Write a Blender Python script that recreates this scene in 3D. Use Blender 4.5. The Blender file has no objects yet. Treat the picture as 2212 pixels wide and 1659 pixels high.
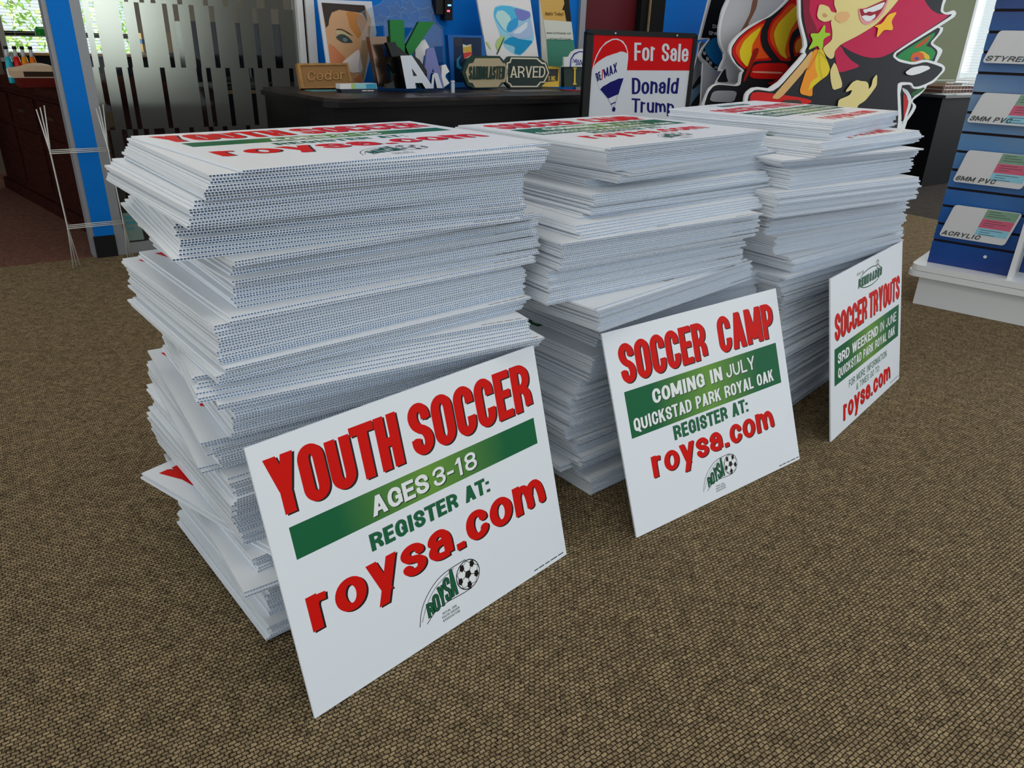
import bpy, math, random
from mathutils import Vector, Matrix
from mathutils.geometry import tessellate_polygon
R_ = math.radians
SC = bpy.context.scene
COL = SC.collection

# ------------------------------------------------------------------ camera, world, lights, exposure
# world frame: z up, metres; the camera stands over the origin and looks along +y, tilted down
cd = bpy.data.cameras.new('camera'); cam = bpy.data.objects.new('camera', cd); COL.objects.link(cam)
cd.sensor_fit = 'HORIZONTAL'; cd.sensor_width = 36.0; cd.lens = 1614.57 / 2212 * 36.0
cd.clip_start = 0.02; cd.clip_end = 60
PITCH, ROLL, CAMH = 0.42966, -0.03048, 0.98638
def cam_axes():
    r = Vector((1, 0, 0)); f = Vector((0, math.cos(PITCH), -math.sin(PITCH))); d = f.cross(r)
    c, s = math.cos(ROLL), math.sin(ROLL)
    return c*r + s*d, -s*r + c*d, f
_r, _d, _f = cam_axes()
cam.matrix_world = Matrix(((_r.x, -_d.x, -_f.x, 0), (_r.y, -_d.y, -_f.y, 0), (_r.z, -_d.z, -_f.z, CAMH), (0, 0, 0, 1)))
SC.camera = cam
vs = SC.view_settings
vs.view_transform = 'Standard'; vs.look = 'None'; vs.gamma = 1.0; vs.exposure = 0.0; vs.use_curve_mapping = False
SC.cycles.max_bounces = 8; SC.cycles.diffuse_bounces = 5; SC.cycles.glossy_bounces = 3
SC.cycles.transmission_bounces = 6; SC.cycles.transparent_max_bounces = 12
SC.cycles.caustics_reflective = False; SC.cycles.caustics_refractive = False
SC.cycles.sample_clamp_indirect = 4.0

W = bpy.data.worlds.new('daylight'); SC.world = W; W.use_nodes = True
W.node_tree.nodes['Background'].inputs[0].default_value = (0.86, 0.94, 1.0, 1)
W.node_tree.nodes['Background'].inputs[1].default_value = 1.1

# room frame: the back wall runs along E from P0; t = along the wall, d = in front of the wall
TH = 0.62
E = Vector((math.cos(TH), math.sin(TH), 0)); N = Vector((-math.sin(TH), math.cos(TH), 0)); P0 = Vector((-1.86, 3.56, 0))
def RW(t, d, z=0.0): return P0 + t*E - d*N + Vector((0, 0, z))
def area(name, loc, look, sx, sy, power, col):
    l = bpy.data.lights.new(name, 'AREA'); l.shape = 'RECTANGLE'; l.size = sx; l.size_y = sy; l.energy = power; l.color = col
    o = bpy.data.objects.new(name, l); COL.objects.link(o); o.location = loc
    o.rotation_euler = (look).to_track_quat('-Z', 'Y').to_euler(); return o
area('storefront_daylight', RW(3.2, 6.6, 1.55), Vector(N) + Vector((0, 0, -0.1)), 7.5, 2.3, 14, (0.88, 0.95, 1.0))
area('side_window_daylight', RW(8.6, 3.6, 1.6), -E + Vector((0, 0, -0.15)), 4.5, 1.9, 112, (0.88, 0.95, 1.0))
for _t, _dd in ((-0.4, 3.2), (2.0, 3.2), (4.4, 3.2), (-0.4, 1.2), (2.0, 1.2), (4.4, 1.2)):
    area('ceiling_troffer', RW(_t, _dd, 2.68), Vector((0, 0, -1)), 1.2, 0.6, 9.5, (1.0, 0.96, 0.90))  # unseen overhead area lights for brightness from above, no fixtures modelled
area('ceiling_troffer', RW(0.2, -2.2, 2.68), Vector((0, 0, -1)), 1.2, 0.6, 9.0, (1.0, 0.94, 0.85))  # lamp added to brighten the dark office; no fixture is visible there
area('office_window_daylight', RW(0.43, -4.4, 1.5), -N, 1.0, 1.4, 16, (0.95, 1.0, 0.95))
area('right_window_daylight', RW(8.4, -0.75, 1.6), -N, 1.7, 1.6, 40, (0.93, 0.97, 1.0))
sun = bpy.data.lights.new('sun', 'SUN'); sun.energy = 15.0; sun.angle = 0.02; sun.color = (1, 0.96, 0.88)
so = bpy.data.objects.new('sun', sun); COL.objects.link(so)
so.rotation_euler = (N*0.25 - E*0.5 + Vector((0, 0, 1.0))).to_track_quat('Z', 'Y').to_euler()

# ------------------------------------------------------------------ materials
MATS = {}
def mat(name, col, rough=0.5, metal=0.0, spec=0.5, emit=None, noise=None, trans=0.0):
    if name in MATS: return MATS[name]
    m = bpy.data.materials.new(name); m.use_nodes = True; nt = m.node_tree; b = nt.nodes['Principled BSDF']
    c = (*col, 1.0)
    b.inputs['Base Color'].default_value = c; b.inputs['Roughness'].default_value = rough
    b.inputs['Metallic'].default_value = metal; b.inputs['Specular IOR Level'].default_value = spec
    if trans: b.inputs['Transmission Weight'].default_value = trans
    if emit: b.inputs['Emission Color'].default_value = (*emit[0], 1); b.inputs['Emission Strength'].default_value = emit[1]
    if noise:                                   # (scale, amount): mottled base colour
        tc = nt.nodes.new('ShaderNodeTexCoord'); n = nt.nodes.new('ShaderNodeTexNoise'); n.inputs['Scale'].default_value = noise[0]
        n.inputs['Detail'].default_value = 4
        r = nt.nodes.new('ShaderNodeMapRange'); r.inputs['To Min'].default_value = 1 - noise[1]; r.inputs['To Max'].default_value = 1 + noise[1]
        x = nt.nodes.new('ShaderNodeMix'); x.data_type = 'RGBA'; x.blend_type = 'MULTIPLY'; x.inputs[0].default_value = 1
        x.inputs[6].default_value = c
        nt.links.new(tc.outputs['Object'], n.inputs['Vector']); nt.links.new(n.outputs['Fac'], r.inputs['Value'])
        nt.links.new(r.outputs['Result'], x.inputs[7]); nt.links.new(x.outputs[2], b.inputs['Base Color'])
    MATS[name] = m; return m
def s2l(r, g, b):
    f = lambda v: (v/255/12.92) if v <= 10 else ((v/255+0.055)/1.055)**2.4
    return (f(r), f(g), f(b))
def nospec(m): m.node_tree.nodes['Principled BSDF'].inputs['Specular IOR Level'].default_value = 0.0; return m
def smat(name, rgb, **k): k.setdefault('spec', 0.25); return mat(name, s2l(*rgb), **k)

def carpet(name, c1, c2, gap, bw, bh):
    m = bpy.data.materials.new(name); m.use_nodes = True; nt = m.node_tree; b = nt.nodes['Principled BSDF']; L = nt.links.new
    tc = nt.nodes.new('ShaderNodeTexCoord'); mp = nt.nodes.new('ShaderNodeMapping'); mp.inputs['Rotation'].default_value = (0, 0, -TH)
    L(tc.outputs['Object'], mp.inputs['Vector'])
    wn = nt.nodes.new('ShaderNodeTexNoise'); wn.inputs['Scale'].default_value = 90; wn.inputs['Detail'].default_value = 1
    L(mp.outputs['Vector'], wn.inputs['Vector'])
    va = nt.nodes.new('ShaderNodeVectorMath'); va.operation = 'MULTIPLY_ADD'; va.inputs[1].default_value = (0.0055, 0.0055, 0); L(wn.outputs['Color'], va.inputs[0]); L(mp.outputs['Vector'], va.inputs[2])
    br = nt.nodes.new('ShaderNodeTexBrick'); br.inputs['Scale'].default_value = 1.0
    br.inputs['Brick Width'].default_value = bw; br.inputs['Row Height'].default_value = bh
    br.inputs['Mortar Size'].default_value = bh*0.2; br.inputs['Mortar Smooth'].default_value = 0.9; br.inputs['Bias'].default_value = 0.0
    br.offset = 0.5
    br.inputs['Color1'].default_value = (*c1, 1); br.inputs['Color2'].default_value = (*c2, 1); br.inputs['Mortar'].default_value = (*gap, 1)
    L(va.outputs['Vector'], br.inputs['Vector'])
    def noise_mul(src, scale, lo, hi, detail, p0=0.3, p1=0.7):
        n2 = nt.nodes.new('ShaderNodeTexNoise'); n2.inputs['Scale'].default_value = scale; n2.inputs['Detail'].default_value = detail; L(tc.outputs['Object'], n2.inputs['Vector'])
        hs = nt.nodes.new('ShaderNodeMapRange'); hs.inputs['From Min'].default_value = p0; hs.inputs['From Max'].default_value = p1
        hs.inputs['To Min'].default_value = lo; hs.inputs['To Max'].default_value = hi; L(n2.outputs['Fac'], hs.inputs['Value'])
        mx = nt.nodes.new('ShaderNodeMix'); mx.data_type = 'RGBA'; mx.blend_type = 'MULTIPLY'; mx.inputs[0].default_value = 1
        L(src, mx.inputs[6]); L(hs.outputs['Result'], mx.inputs[7]); return mx.outputs[2]
    c = noise_mul(br.outputs['Color'], 28, 0.82, 1.18, 3); c = noise_mul(c, 420, 0.62, 1.24, 2)
    vo = nt.nodes.new('ShaderNodeTexVoronoi'); vo.inputs['Scale'].default_value = 115; L(tc.outputs['Object'], vo.inputs['Vector'])
    vr = nt.nodes.new('ShaderNodeMapRange'); vr.inputs['From Min'].default_value = 0.12; vr.inputs['From Max'].default_value = 0.36; vr.inputs['To Min'].default_value = 0.28; vr.inputs['To Max'].default_value = 1.0
    L(vo.outputs['Distance'], vr.inputs['Value'])
    mv = nt.nodes.new('ShaderNodeMix'); mv.data_type = 'RGBA'; mv.blend_type = 'MULTIPLY'; mv.inputs[0].default_value = 1; L(c, mv.inputs[6]); L(vr.outputs['Result'], mv.inputs[7]); L(mv.outputs[2], b.inputs['Base Color'])
    inv = nt.nodes.new('ShaderNodeMath'); inv.operation = 'SUBTRACT'; inv.inputs[0].default_value = 1; L(br.outputs['Fac'], inv.inputs[1])
    bp = nt.nodes.new('ShaderNodeBump'); bp.inputs['Strength'].default_value = 0.7; bp.inputs['Distance'].default_value = 0.003
    L(inv.outputs['Value'], bp.inputs['Height']); L(bp.outputs['Normal'], b.inputs['Normal'])
    b.inputs['Roughness'].default_value = 0.95; b.inputs['Specular IOR Level'].default_value = 0.1
    return m
M_tan = carpet('tan_carpet', s2l(164, 144, 109), s2l(128, 111, 83), s2l(46, 38, 29), 0.0105, 0.0072)
M_red = carpet('red_brown_carpet', s2l(140, 98, 84), s2l(116, 80, 69), s2l(58, 40, 34), 0.0105, 0.0072)
M_gry = carpet('grey_carpet', s2l(92, 84, 76), s2l(76, 70, 64), s2l(36, 32, 30), 0.0105, 0.0072)

def glass_mat(name, tint, gloss=0.12, rough=0.02):
    m = bpy.data.materials.new(name); m.use_nodes = True; nt = m.node_tree; nt.nodes.clear(); L = nt.links.new
    t = nt.nodes.new('ShaderNodeBsdfTransparent'); t.inputs[0].default_value = (*tint, 1)
    g = nt.nodes.new('ShaderNodeBsdfGlossy'); g.inputs['Roughness'].default_value = rough
    f = nt.nodes.new('ShaderNodeFresnel'); f.inputs['IOR'].default_value = 1.45
    k = nt.nodes.new('ShaderNodeMath'); k.operation = 'MULTIPLY'; k.inputs[1].default_value = gloss*8
    x = nt.nodes.new('ShaderNodeMixShader'); o = nt.nodes.new('ShaderNodeOutputMaterial')
    L(f.outputs[0], k.inputs[0]); L(k.outputs[0], x.inputs[0]); L(t.outputs[0], x.inputs[1]); L(g.outputs[0], x.inputs[2]); L(x.outputs[0], o.inputs[0])
    return m
M_glass = glass_mat('clear_glass', (0.96, 0.98, 0.97), 0.06)
M_acryl = glass_mat('clear_acrylic', (0.80, 0.84, 0.86), 0.12)
def frost():
    m = bpy.data.materials.new('frosted_film'); m.use_nodes = True; nt = m.node_tree; nt.nodes.clear(); L = nt.links.new
    d = nt.nodes.new('ShaderNodeBsdfDiffuse'); d.inputs[0].default_value = (0.06, 0.062, 0.06, 1)
    t = nt.nodes.new('ShaderNodeBsdfTranslucent'); t.inputs[0].default_value = (0.46, 0.46, 0.45, 1)
    g = nt.nodes.new('ShaderNodeBsdfRefraction'); g.inputs['IOR'].default_value = 1.35; g.inputs['Roughness'].default_value = 0.6; g.inputs[0].default_value = (0.9, 0.9, 0.88, 1)
    x = nt.nodes.new('ShaderNodeMixShader'); x.inputs[0].default_value = 0.5; y = nt.nodes.new('ShaderNodeMixShader'); y.inputs[0].default_value = 0.6
    o = nt.nodes.new('ShaderNodeOutputMaterial')
    L(t.outputs[0], x.inputs[1]); L(g.outputs[0], x.inputs[2]); L(d.outputs[0], y.inputs[1]); L(x.outputs[0], y.inputs[2]); L(y.outputs[0], o.inputs[0]); return m
M_frost = frost()
def blind_mat():
    m = bpy.data.materials.new('white_blind_slat'); m.use_nodes = True; nt = m.node_tree; nt.nodes.clear(); L = nt.links.new
    d = nt.nodes.new('ShaderNodeBsdfDiffuse'); d.inputs[0].default_value = (0.85, 0.86, 0.85, 1); t = nt.nodes.new('ShaderNodeBsdfTranslucent'); t.inputs[0].default_value = (0.85, 0.87, 0.85, 1)
    x = nt.nodes.new('ShaderNodeMixShader'); x.inputs[0].default_value = 0.5; o = nt.nodes.new('ShaderNodeOutputMaterial')
    L(d.outputs[0], x.inputs[1]); L(t.outputs[0], x.inputs[2]); L(x.outputs[0], o.inputs[0]); return m
M_blind = blind_mat()
def bar_mat():      # printed green band: dark green at both ends, yellow-green in the middle
    m = bpy.data.materials.new('green_band_print'); m.use_nodes = True; nt = m.node_tree; b = nt.nodes['Principled BSDF']; L = nt.links.new
    tc = nt.nodes.new('ShaderNodeTexCoord'); sp = nt.nodes.new('ShaderNodeSeparateXYZ'); L(tc.outputs['Object'], sp.inputs[0])
    mr = nt.nodes.new('ShaderNodeMapRange'); mr.inputs['From Min'].default_value = 0.03; mr.inputs['From Max'].default_value = 0.58; L(sp.outputs['X'], mr.inputs['Value'])
    cr = nt.nodes.new('ShaderNodeValToRGB'); e = cr.color_ramp.elements
    e[0].position = 0.16; e[0].color = (*s2l(22, 98, 60), 1); e[1].position = 0.84; e[1].color = (*s2l(22, 98, 60), 1)
    q = e.new(0.5); q.color = (*s2l(106, 152, 62), 1); L(mr.outputs['Result'], cr.inputs['Fac']); L(cr.outputs['Color'], b.inputs['Base Color']); b.inputs['Specular IOR Level'].default_value = 0.15
    b.inputs['Roughness'].default_value = 0.45; return m
def wood(name, c1, c2, scale=6, rough=0.4):
    m = bpy.data.materials.new(name); m.use_nodes = True; nt = m.node_tree; b = nt.nodes['Principled BSDF']; L = nt.links.new
    tc = nt.nodes.new('ShaderNodeTexCoord'); mp = nt.nodes.new('ShaderNodeMapping'); mp.inputs['Scale'].default_value = (scale, scale, scale*9)
    n = nt.nodes.new('ShaderNodeTexNoise'); n.inputs['Scale'].default_value = 2.5; n.inputs['Detail'].default_value = 5; n.inputs['Distortion'].default_value = 0.6
    cr = nt.nodes.new('ShaderNodeValToRGB'); cr.color_ramp.elements[0].position = 0.35; cr.color_ramp.elements[1].position = 0.68
    cr.color_ramp.elements[0].color = (*c1, 1); cr.color_ramp.elements[1].color = (*c2, 1)
    L(tc.outputs['Object'], mp.inputs['Vector']); L(mp.outputs['Vector'], n.inputs['Vector']); L(n.outputs['Fac'], cr.inputs['Fac']); L(cr.outputs['Color'], b.inputs['Base Color']); b.inputs['Specular IOR Level'].default_value = 0.15
    b.inputs['Roughness'].default_value = rough; return m
M_board = mat('white_corrugated_plastic', (0.795, 0.83, 0.87), rough=0.42, spec=0.25)
M_flute = mat('flute_plastic_skylight_tint', (0.76, 0.85, 0.97), rough=0.6, spec=0.1)  # same white plastic; blue skylight inside the flutes is put into the colour
M_redp = smat('red_print', (210, 20, 12), rough=0.5, spec=0.1); M_blk = smat('black_print', (28, 22, 22), rough=0.45)
M_grn = smat('green_print', (20, 96, 60), rough=0.45); M_wht = smat('white_print', (236, 238, 238), rough=0.45)
M_dgrn = smat('dark_green_shadow_print', (26, 52, 36), rough=0.45)
M_bar = bar_mat(); M_gray = smat('grey_print', (120, 124, 126), rough=0.5)

# ------------------------------------------------------------------ mesh building
class MB:
    def __init__(s): s.v = []; s.f = []; s.m = []; s.mats = []
    def mi(s, m):
        if m not in s.mats: s.mats.append(m)
        return s.mats.index(m)
    def add(s, verts, faces, m):
        k = len(s.v); i = s.mi(m); s.v += [tuple(p) for p in verts]
        for f in faces: s.f.append(tuple(k + q for q in f)); s.m.append(i)
    def box(s, a, b, m, M=None):
        (x0, y0, z0), (x1, y1, z1) = a, b
        v = [Vector(p) for p in ((x0,y0,z0),(x1,y0,z0),(x1,y1,z0),(x0,y1,z0),(x0,y0,z1),(x1,y0,z1),(x1,y1,z1),(x0,y1,z1))]
        if M: v = [M @ p for p in v]
        s.add(v, [(0,3,2,1),(4,5,6,7),(0,1,5,4),(1,2,6,5),(2,3,7,6),(3,0,4,7)], m)
    def poly(s, pts, z, m, flip=False):
        P = [Vector((x, y, z)) for x, y in pts]
        A = sum(P[i].x*P[(i+1) % len(P)].y - P[(i+1) % len(P)].x*P[i].y for i in range(len(P)))
        if A < 0: P.reverse()
        fs = []
        for f in tessellate_polygon([P]):
            a, b, c = (P[i] for i in f)
            cr = (b-a).cross(c-a).z
            if abs(cr) < 1e-12: continue
            fs.append(f if (cr > 0) != flip else f[::-1])
        s.add(P, fs, m)
    def prism(s, pts, z0, z1, m, mside=None, back=True):
        P = [Vector((x, y, 0)) for x, y in pts]
        A = sum(P[i].x*P[(i+1) % len(P)].y - P[(i+1) % len(P)].x*P[i].y for i in range(len(P)))
        if A < 0: P.reverse()
        q = [(p.x, p.y) for p in P]
        s.poly(q, z1, m)
        if back: s.poly(q, z0, mside or m, flip=True)
        n = len(q); v = [(x, y, z0) for x, y in q] + [(x, y, z1) for x, y in q]
        s.add(v, [(i, (i+1) % n, n + (i+1) % n, n+i) for i in range(n)], mside or m)
    def tube(s, pts, r, m, n=8, cap=True):
        pts = [Vector(p) for p in pts]; rings = []
        for i, p in enumerate(pts):
            t = (pts[min(i+1, len(pts)-1)] - pts[max(i-1, 0)]).normalized()
            u = t.orthogonal().normalized() if i == 0 else (u - t*u.dot(t)).normalized()
            w = t.cross(u); rr = r[i] if isinstance(r, (list, tuple)) else r
            rings.append([p + rr*(math.cos(2*math.pi*k/n)*u + math.sin(2*math.pi*k/n)*w) for k in range(n)])
        v = [q for g in rings for q in g]; f = []
        for i in range(len(pts)-1):
            for k in range(n): f.append((i*n+k, i*n+(k+1) % n, (i+1)*n+(k+1) % n, (i+1)*n+k))
        if cap: f.append(tuple(range(n))[::-1]); f.append(tuple((len(pts)-1)*n+k for k in range(n)))
        s.add(v, f, m)
    def lathe(s, prof, m, n=20, M=None):
        v = []; f = []
        for r, z in prof:
            for k in range(n): v.append(Vector((r*math.cos(2*math.pi*k/n), r*math.sin(2*math.pi*k/n), z)))
        if M: v = [M @ p for p in v]
        for i in range(len(prof)-1):
            for k in range(n): f.append((i*n+k, i*n+(k+1) % n, (i+1)*n+(k+1) % n, (i+1)*n+k))
        f.append(tuple(range(n))[::-1]); f.append(tuple((len(prof)-1)*n+k for k in range(n)))
        s.add(v, f, m)
    def mesh(s, name, smooth=False):
        me = bpy.data.meshes.new(name); me.from_pydata(s.v, [], s.f)
        for m in s.mats: me.materials.append(m)
        me.polygons.foreach_set('material_index', s.m)
        if smooth: me.polygons.foreach_set('use_smooth', [True]*len(s.f))
        me.update(); return me
    def build(s, name, parent=None, M=None, smooth=False):
        o = bpy.data.objects.new(name, s.mesh(name, smooth)); COL.objects.link(o)
        if parent: o.parent = parent
        if M: o.matrix_world = M if not parent else parent.matrix_world @ M
        return o
def tag(o, label, cat, group=None, kind=None):
    o['label'] = label; o['category'] = cat
    if group: o['group'] = group
    if kind: o['kind'] = kind
    return o
def struct(o, label): o['kind'] = 'structure'; o['label'] = label; return o
def thing(name, label, cat, M=None, group=None):
    o = bpy.data.objects.new(name, None); COL.objects.link(o); o.empty_display_size = 0.05
    if M: o.matrix_world = M
    return tag(o, label, cat, group)
def part(mb, name, parent, smooth=False, label=None):          # geometry given in the parent's own frame
    o = bpy.data.objects.new(name, mb.mesh(name, smooth)); COL.objects.link(o); o.parent = parent
    if label: o['label'] = label
    return o
def frame(O, U, V):                                             # local x -> U, y -> V, z -> towards the viewer
    Wv = U.cross(V)
    return Matrix(((U.x, V.x, Wv.x, O.x), (U.y, V.y, Wv.y, O.y), (U.z, V.z, Wv.z, O.z), (0, 0, 0, 1)))
def chaikin(pts, it=2, k=0.24):
    for _ in range(it):
        o = []
        for i in range(len(pts)):
            a, b = pts[i], pts[(i+1) % len(pts)]
            o.append((a[0]+(b[0]-a[0])*k, a[1]+(b[1]-a[1])*k)); o.append((b[0]-(b[0]-a[0])*k, b[1]-(b[1]-a[1])*k))
        pts = o
    return pts
def circ(cx, cy, rx, ry=None, n=28, a0=0.0): return [(cx+rx*math.cos(a0+2*math.pi*i/n), cy+(ry or rx)*math.sin(a0+2*math.pi*i/n)) for i in range(n)]

# ------------------------------------------------------------------ stroke lettering
# glyph: width, strokes.  v x y0 y1 = stem, h y x0 x1 = bar, d x0 y0 x1 y1 = slanted stroke with level ends,
# p = rounded open path, c = rounded closed path, q = sharp path
GL = {
'A': (1.05, 'd 0 0 .5 1;d 1 0 .5 1;h .25 .2 .8'), 'B': (1, 'v 0 0 1;p 0 1 1 1 1 .53 0 .53;p 0 .53 1 .53 1 0 0 0'),
'C': (.97, 'p 1 .66 1 1 0 1 0 0 1 0 1 .34'), 'D': (1, 'v 0 0 1;p 0 1 1 1 1 0 0 0'), 'E': (.86, 'v 0 0 1;h 1 0 1;h .52 0 .88;h 0 0 1'),
'F': (.84, 'v 0 0 1;h 1 0 1;h .5 0 .88'), 'G': (1, 'p 1 .68 1 1 0 1 0 0 1 0 1 .3;q 1 0 1 .45 .55 .45'), 'H': (1, 'v 0 0 1;v 1 0 1;h .5 0 1'),
'I': (.42, 'v .5 0 1'), 'J': (.82, 'p 1 1 1 0 0 0 0 .34'), 'K': (1.02, 'v 0 0 1;d 0 .3 .98 1;d 1 0 .38 .66'), 'L': (.82, 'v 0 0 1;h 0 0 1'),
'M': (1.3, 'v 0 0 1;v 1 0 1;d .5 .12 .02 1;d .5 .12 .98 1'), 'N': (1.05, 'v 0 0 1;v 1 0 1;d 0 1 1 0'), 'O': (1, 'c 0 0 0 1 1 1 1 0'),
'P': (.96, 'v 0 0 1;p 0 1 1 1 1 .42 0 .42'), 'Q': (1, 'c 0 0 0 1 1 1 1 0;d 1.05 -.12 .55 .28'), 'R': (1.02, 'v 0 0 1;p 0 1 1 1 1 .48 0 .48;p .3 .48 .95 .48 1 0'),
'S': (.97, 'p 1 .7 1 1 0 1 0 .56 1 .44 1 0 0 0 0 .3'), 'T': (.9, 'v .5 0 1;h 1 -.12 1.12'), 'U': (1, 'p 0 1 0 0 1 0 1 1'),
'V': (1.02, 'd .5 0 0 1;d .5 0 1 1'), 'W': (1.45, 'd .25 0 0 1;d .25 0 .5 1;d .75 0 .5 1;d .75 0 1 1'), 'X': (1, 'd 0 0 1 1;d 1 0 0 1'),
'Y': (1.05, 'd .5 .4 0 1;d .5 .4 1 1;v .5 0 .5'), 'Z': (.9, 'h 1 0 1;h 0 0 1;d 0 0 1 1'),
'a': (.86, 'p .04 .5 .04 .72 1 .72 1 0;p 1 .42 0 .42 0 0 1 .02'), 'b': (.9, 'v 0 0 1;c 0 0 0 .72 1 .72 1 0'), 'c': (.84, 'p 1 .5 1 .72 0 .72 0 0 1 0 1 .2'),
'd': (.9, 'v 1 0 1;c 0 0 0 .72 1 .72 1 0'), 'e': (.88, 'h .36 0 1;p 1 .32 1 .72 0 .72 0 0 1 0 1 .2'), 'f': (.55, 'p .3 0 .3 1 1 1;h .7 -.2 1'),
'g': (.9, 'c 0 0 0 .72 1 .72 1 0;p 1 .72 1 -.26 0 -.26 0 -.1'), 'h': (.88, 'v 0 0 1;p 0 .4 0 .72 1 .72 1 0'), 'i': (.36, 'v .5 0 .8;v .5 .87 1.03'),
'k': (.9, 'v 0 0 1;d 0 .2 .95 .8;d 1 0 .4 .5'), 'l': (.36, 'v .5 0 1'), 'm': (1.35, 'v 0 0 .8;p 0 .4 0 .72 .5 .72 .5 0;p .5 .4 .5 .72 1 .72 1 0'),
'n': (.88, 'v 0 0 .8;p 0 .4 0 .72 1 .72 1 0'), 'o': (.92, 'c 0 0 0 .72 1 .72 1 0'), 'p': (.9, 'v 0 -.27 .8;c 0 0 0 .72 1 .72 1 0'),
'r': (.64, 'v 0 0 .8;p 0 .35 0 .74 1.15 .7'), 's': (.8, 'p 1 .54 1 .72 0 .72 0 .4 1 .34 1 0 0 0 0 .17'), 't': (.56, 'v .4 0 1;h .72 -.25 1;h 0 .4 1'),
'u': (.88, 'p 0 .8 0 0 1 0 1 .3;v 1 0 .8'), 'v': (.9, 'd .5 0 0 .8;d .5 0 1 .8'), 'w': (1.3, 'd .25 0 0 .8;d .25 0 .5 .8;d .75 0 .5 .8;d .75 0 1 .8'),
'x': (.9, 'd 0 0 1 .8;d 1 0 0 .8'), 'y': (.95, 'd .52 .0 0 .8;d .22 -.28 1 .8'),
'0': (.9, 'c 0 0 0 1 1 1 1 0'), '1': (.6, 'v .7 0 1;d 0 .7 .7 1'), '2': (.88, 'p 0 .7 0 1 1 1 1 .6 0 .05;h 0 0 1'),
'3': (.88, 'p 0 .74 0 1 1 1 1 .53 .35 .53;p .35 .53 1 .53 1 0 0 0 0 .27'), '6': (.9, 'p 1 .75 1 1 0 1 0 .1;c 0 0 0 .56 1 .56 1 0'),
'7': (.85, 'h 1 0 1;d .3 0 1 .95'), '8': (.92, 'c .04 .53 .04 1 .96 1 .96 .53;c 0 0 0 .53 1 .53 1 0'),
'.': (.36, 'v .5 0 .17'), ':': (.36, 'v .5 0 .17;v .5 .52 .69'), '-': (.5, 'h .4 0 1'), '/': (.5, 'd 0 0 1 1.05'), '!': (.34, 'v .5 .28 1;v .5 0 .17'),
'&': (1.05, 'c .15 .55 .15 1 .75 1 .75 .55;p 1 .4 .8 0 0 0 0 .55 .6 .55;d 1.05 0 .2 .62'), ',': (.3, 'v .5 -.1 .15'), ' ': (.5, '')}
def rounded(P, r, closed):
    n = len(P); out = []
    for i in range(n):
        p = Vector(P[i])
        if not closed and i in (0, n-1): out.append(p); continue
        a = Vector(P[i-1]) - p; b = Vector(P[(i+1) % n]) - p
        la = min(r, a.length*(0.5 if closed or i-1 > 0 else 0.97)); lb = min(r, b.length*(0.5 if closed or i+1 < n-1 else 0.97))
        if la < 1e-6 or lb < 1e-6: out.append(p); continue
        A = p + a.normalized()*la; B = p + b.normalized()*lb; c1 = A.lerp(p, 0.56); c2 = B.lerp(p, 0.56)
        for k in range(8):
            t = k/7; q = 1-t; out.append(q*q*q*A + 3*q*q*t*c1 + 3*q*t*t*c2 + t*t*t*B)
    return out
def ribbon(pts, tx, ty, closed, sharp=False):                    # convex pieces: one slab per segment, a pen shape per joint
    n = len(pts); qs = []
    for i in range(n if closed else n-1):
        p, q = pts[i], pts[(i+1) % n]; t = q - p
        if t.length < 1e-9: continue
        t = t.normalized(); o = Vector((-t.y*tx/2, t.x*ty/2)); qs.append([p-o, q-o, q+o, p+o])
    for i in (range(n) if closed else range(1, n-1)):
        c = pts[i]
        if sharp: qs.append([c + Vector((sx*tx/2, sy*ty/2)) for sx, sy in ((-1, -1), (1, -1), (1, 1), (-1, 1))])
        else: qs.append([c + Vector((tx/2*math.cos(math.pi*j/7), ty/2*math.sin(math.pi*j/7))) for j in range(14)])
    return qs
def glyph_quads(ch, x0, w, h, tx, ty, serif=False):
    X = lambda x: x0 + tx/2 + x*max(w-tx, 1e-6); Y = lambda y: ty/2 + y*(h-ty); out = []
    for st in GL.get(ch, GL[' '])[1].split(';'):
        if not st: continue
        k, *a = st.split(); a = [float(q) for q in a]
        if k == 'v':
            x = X(a[0]); out.append([Vector((x-tx/2, a[1]*h)), Vector((x+tx/2, a[1]*h)), Vector((x+tx/2, a[2]*h)), Vector((x-tx/2, a[2]*h))])
            if serif and a[2]-a[1] > 0.6:
                for yy in (a[1]*h, a[2]*h-ty*0.5): out.append([Vector((x-tx, yy)), Vector((x+tx, yy)), Vector((x+tx, yy+ty*0.5)), Vector((x-tx, yy+ty*0.5))])
        elif k == 'h':
            y = Y(a[0]); xa = X(a[1])-tx/2; xb = X(a[2])+tx/2; out.append([Vector((xa, y-ty/2)), Vector((xb, y-ty/2)), Vector((xb, y+ty/2)), Vector((xa, y+ty/2))])
        elif k == 'd':
            xa, xb = X(a[0]), X(a[2]); e = tx/2*1.06; ya, yb = a[1]*h, a[3]*h
            q = [Vector((xa-e, ya)), Vector((xa+e, ya)), Vector((xb+e, yb)), Vector((xb-e, yb))]
            out.append(q if yb > ya else q[::-1])
            if serif and ya <= 0.02: out.append([Vector((xa-tx, 0)), Vector((xa+tx, 0)), Vector((xa+tx, ty*0.5)), Vector((xa-tx, ty*0.5))])
        else:
            P = [Vector((X(a[i]), Y(a[i+1]))) for i in range(0, len(a), 2)]
            if k == 'q': out += ribbon(P, tx, ty, False, True)
            else: out += ribbon(rounded(P, max(w-tx, tx*0.5)*0.64, k == 'c'), tx, ty, k == 'c')
    return out
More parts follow.
